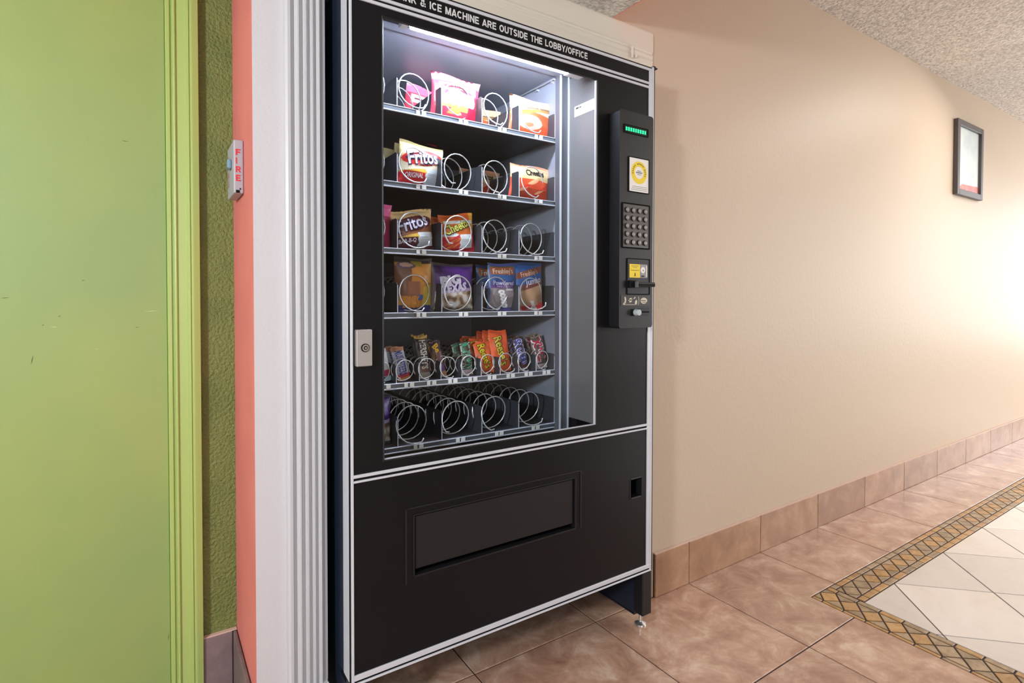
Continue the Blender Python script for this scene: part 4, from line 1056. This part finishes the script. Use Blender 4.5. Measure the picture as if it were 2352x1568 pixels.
o2 = bar(-1.0660, -1.0290, 0.957, 22, d_bar((62, 52, 54), (0.30, (120, 92, 78), (170, 160, 150)), (0.93, (206, 168, 90))), [('HERSHEY’S', 0.55, 0.56, 0.019, 0.082, DN_, (226, 222, 218), 0.03, 0.0015)], 'dark chocolate bar with silver capitals on fifth shelf', roll=-0.04)
behind(o2, 0.036, 0.004, 0.002, 'second dark chocolate bar behind the silver lettered one on fifth shelf', 0.03)
o3 = bar(-1.0130, -0.9800, 0.942, 23, d_bar((120, 84, 52), (0.34, (122, 84, 150), (206, 150, 100)), (0.72, (66, 48, 66))), [('Be', 0.52, 0.80, 0.018, 0.022, -70, (240, 190, 50), 0.04, 0.0015), ('lli', 0.56, 0.58, 0.014, 0.022, DN_, (176, 110, 200), 0.05, 0.0015)], 'purple and yellow candy bar in fourth coil of fifth shelf', roll=-0.16)
behind(o3, 0.034, 0.004, 0.002, 'second purple and yellow candy bar behind the front one on fifth shelf', -0.1)
o4 = bar(-0.9290, -0.8960, 0.934, 24, d_bar((86, 62, 56), (0.16, (226, 206, 214))), [('MILKY WAY', 0.5, 0.56, 0.026, 0.082, DN_, (224, 232, 226), 0.09, 0.0013), ('MILKY WAY', 0.5, 0.56, 0.024, 0.080, DN_, (54, 164, 124), 0.03, 0.0022)], 'brown candy bar with green white-edged letters on fifth shelf', roll=-0.05)
behind(o4, 0.036, -0.004, -0.004, 'second brown and green candy bar behind the front one on fifth shelf', -0.06)
RSE = [('Reese’s', 0.55, 0.55, 0.026, 0.076, -78, (60, 40, 20), 0.06, 0.0014), ('Reese’s', 0.53, 0.55, 0.025, 0.073, -78, (232, 214, 40), 0.02, 0.0024)]
o5 = bar(-0.8790, -0.8250, 0.933, 25, d_bar((240, 110, 58), None, (0.93, (232, 96, 52))), RSE, 'shorter orange candy pack with yellow script on fifth shelf', roll=-0.10)
for q in range(2): behind(o5, 0.036 * (q + 1), -0.004 * (q + 1), 0.006 * (q + 1), 'orange candy pack %s behind the shorter front one on fifth shelf' % ('directly' if q == 0 else 'farthest'), 0.02)
o6 = bar(-0.8280, -0.7640, 0.966, 26, d_bar((242, 104, 60), None, (0.93, (230, 90, 50))), [('Reese’s', 0.55, 0.50, 0.030, 0.092, -80, (60, 40, 20), 0.06, 0.0014), ('Reese’s', 0.53, 0.50, 0.029, 0.089, -80, (220, 206, 70), 0.02, 0.0024)], 'taller orange candy pack with yellow script on fifth shelf', roll=-0.06)
for q in range(2): behind(o6, 0.036 * (q + 1), -0.002, -0.004 * (q + 1), 'orange candy pack %s behind the taller front one on fifth shelf' % ('directly' if q == 0 else 'farthest'), 0.02)
o7 = bar(-0.7390, -0.7010, 0.944, 27, d_bar((74, 54, 52), (0.16, (110, 62, 62), (200, 200, 200))), [('SNICKERS', 0.5, 0.54, 0.026, 0.082, -82, (206, 206, 236), 0.10, 0.0013), ('SNICKERS', 0.5, 0.54, 0.023, 0.080, -82, (62, 74, 170), 0.03, 0.0022)], 'brown candy bar with blue white-edged letters on fifth shelf', roll=-0.10)
behind(o7, 0.036, 0.0, 0.0, 'second brown and blue candy bar behind the front one on fifth shelf', 0.03)
o8 = bar(-0.6740, -0.6280, 0.944, 28, d_bar((98, 92, 88), (0.14, (214, 200, 206)), (0.94, (150, 132, 110))), [('TWIX', 0.48, 0.57, 0.032, 0.076, 98, (240, 226, 232), 0.10, 0.0013), ('TWIX', 0.48, 0.57, 0.030, 0.073, 98, (196, 40, 78), 0.04, 0.0022)], 'grey candy bar with red capitals at right end of fifth shelf', roll=-0.10)
behind(o8, 0.036, 0.002, 0.002, 'second grey candy bar behind the right end one on fifth shelf', 0.03)
# --- shelf 6
cx, w, h = place(-1.235, -1.140, 0.780, ZT[5])
Pack(0.118, 0.135, 0.045, 31).build('pastry_pack', d_texas, [('BIG', 0.40, 0.66, 0.022, 0.060, 5, (222, 218, 240), 0.07, 0.0022), ('TEXAS', 0.48, 0.50, 0.020, 0.080, 5, (222, 214, 244), 0.06, 0.0022)], (-1.186, S + 0.046, ZT[5] + 0.001), (-0.05, 0.02, 0), 'purple pastry pack at left edge of bottom shelf', 'pastry')
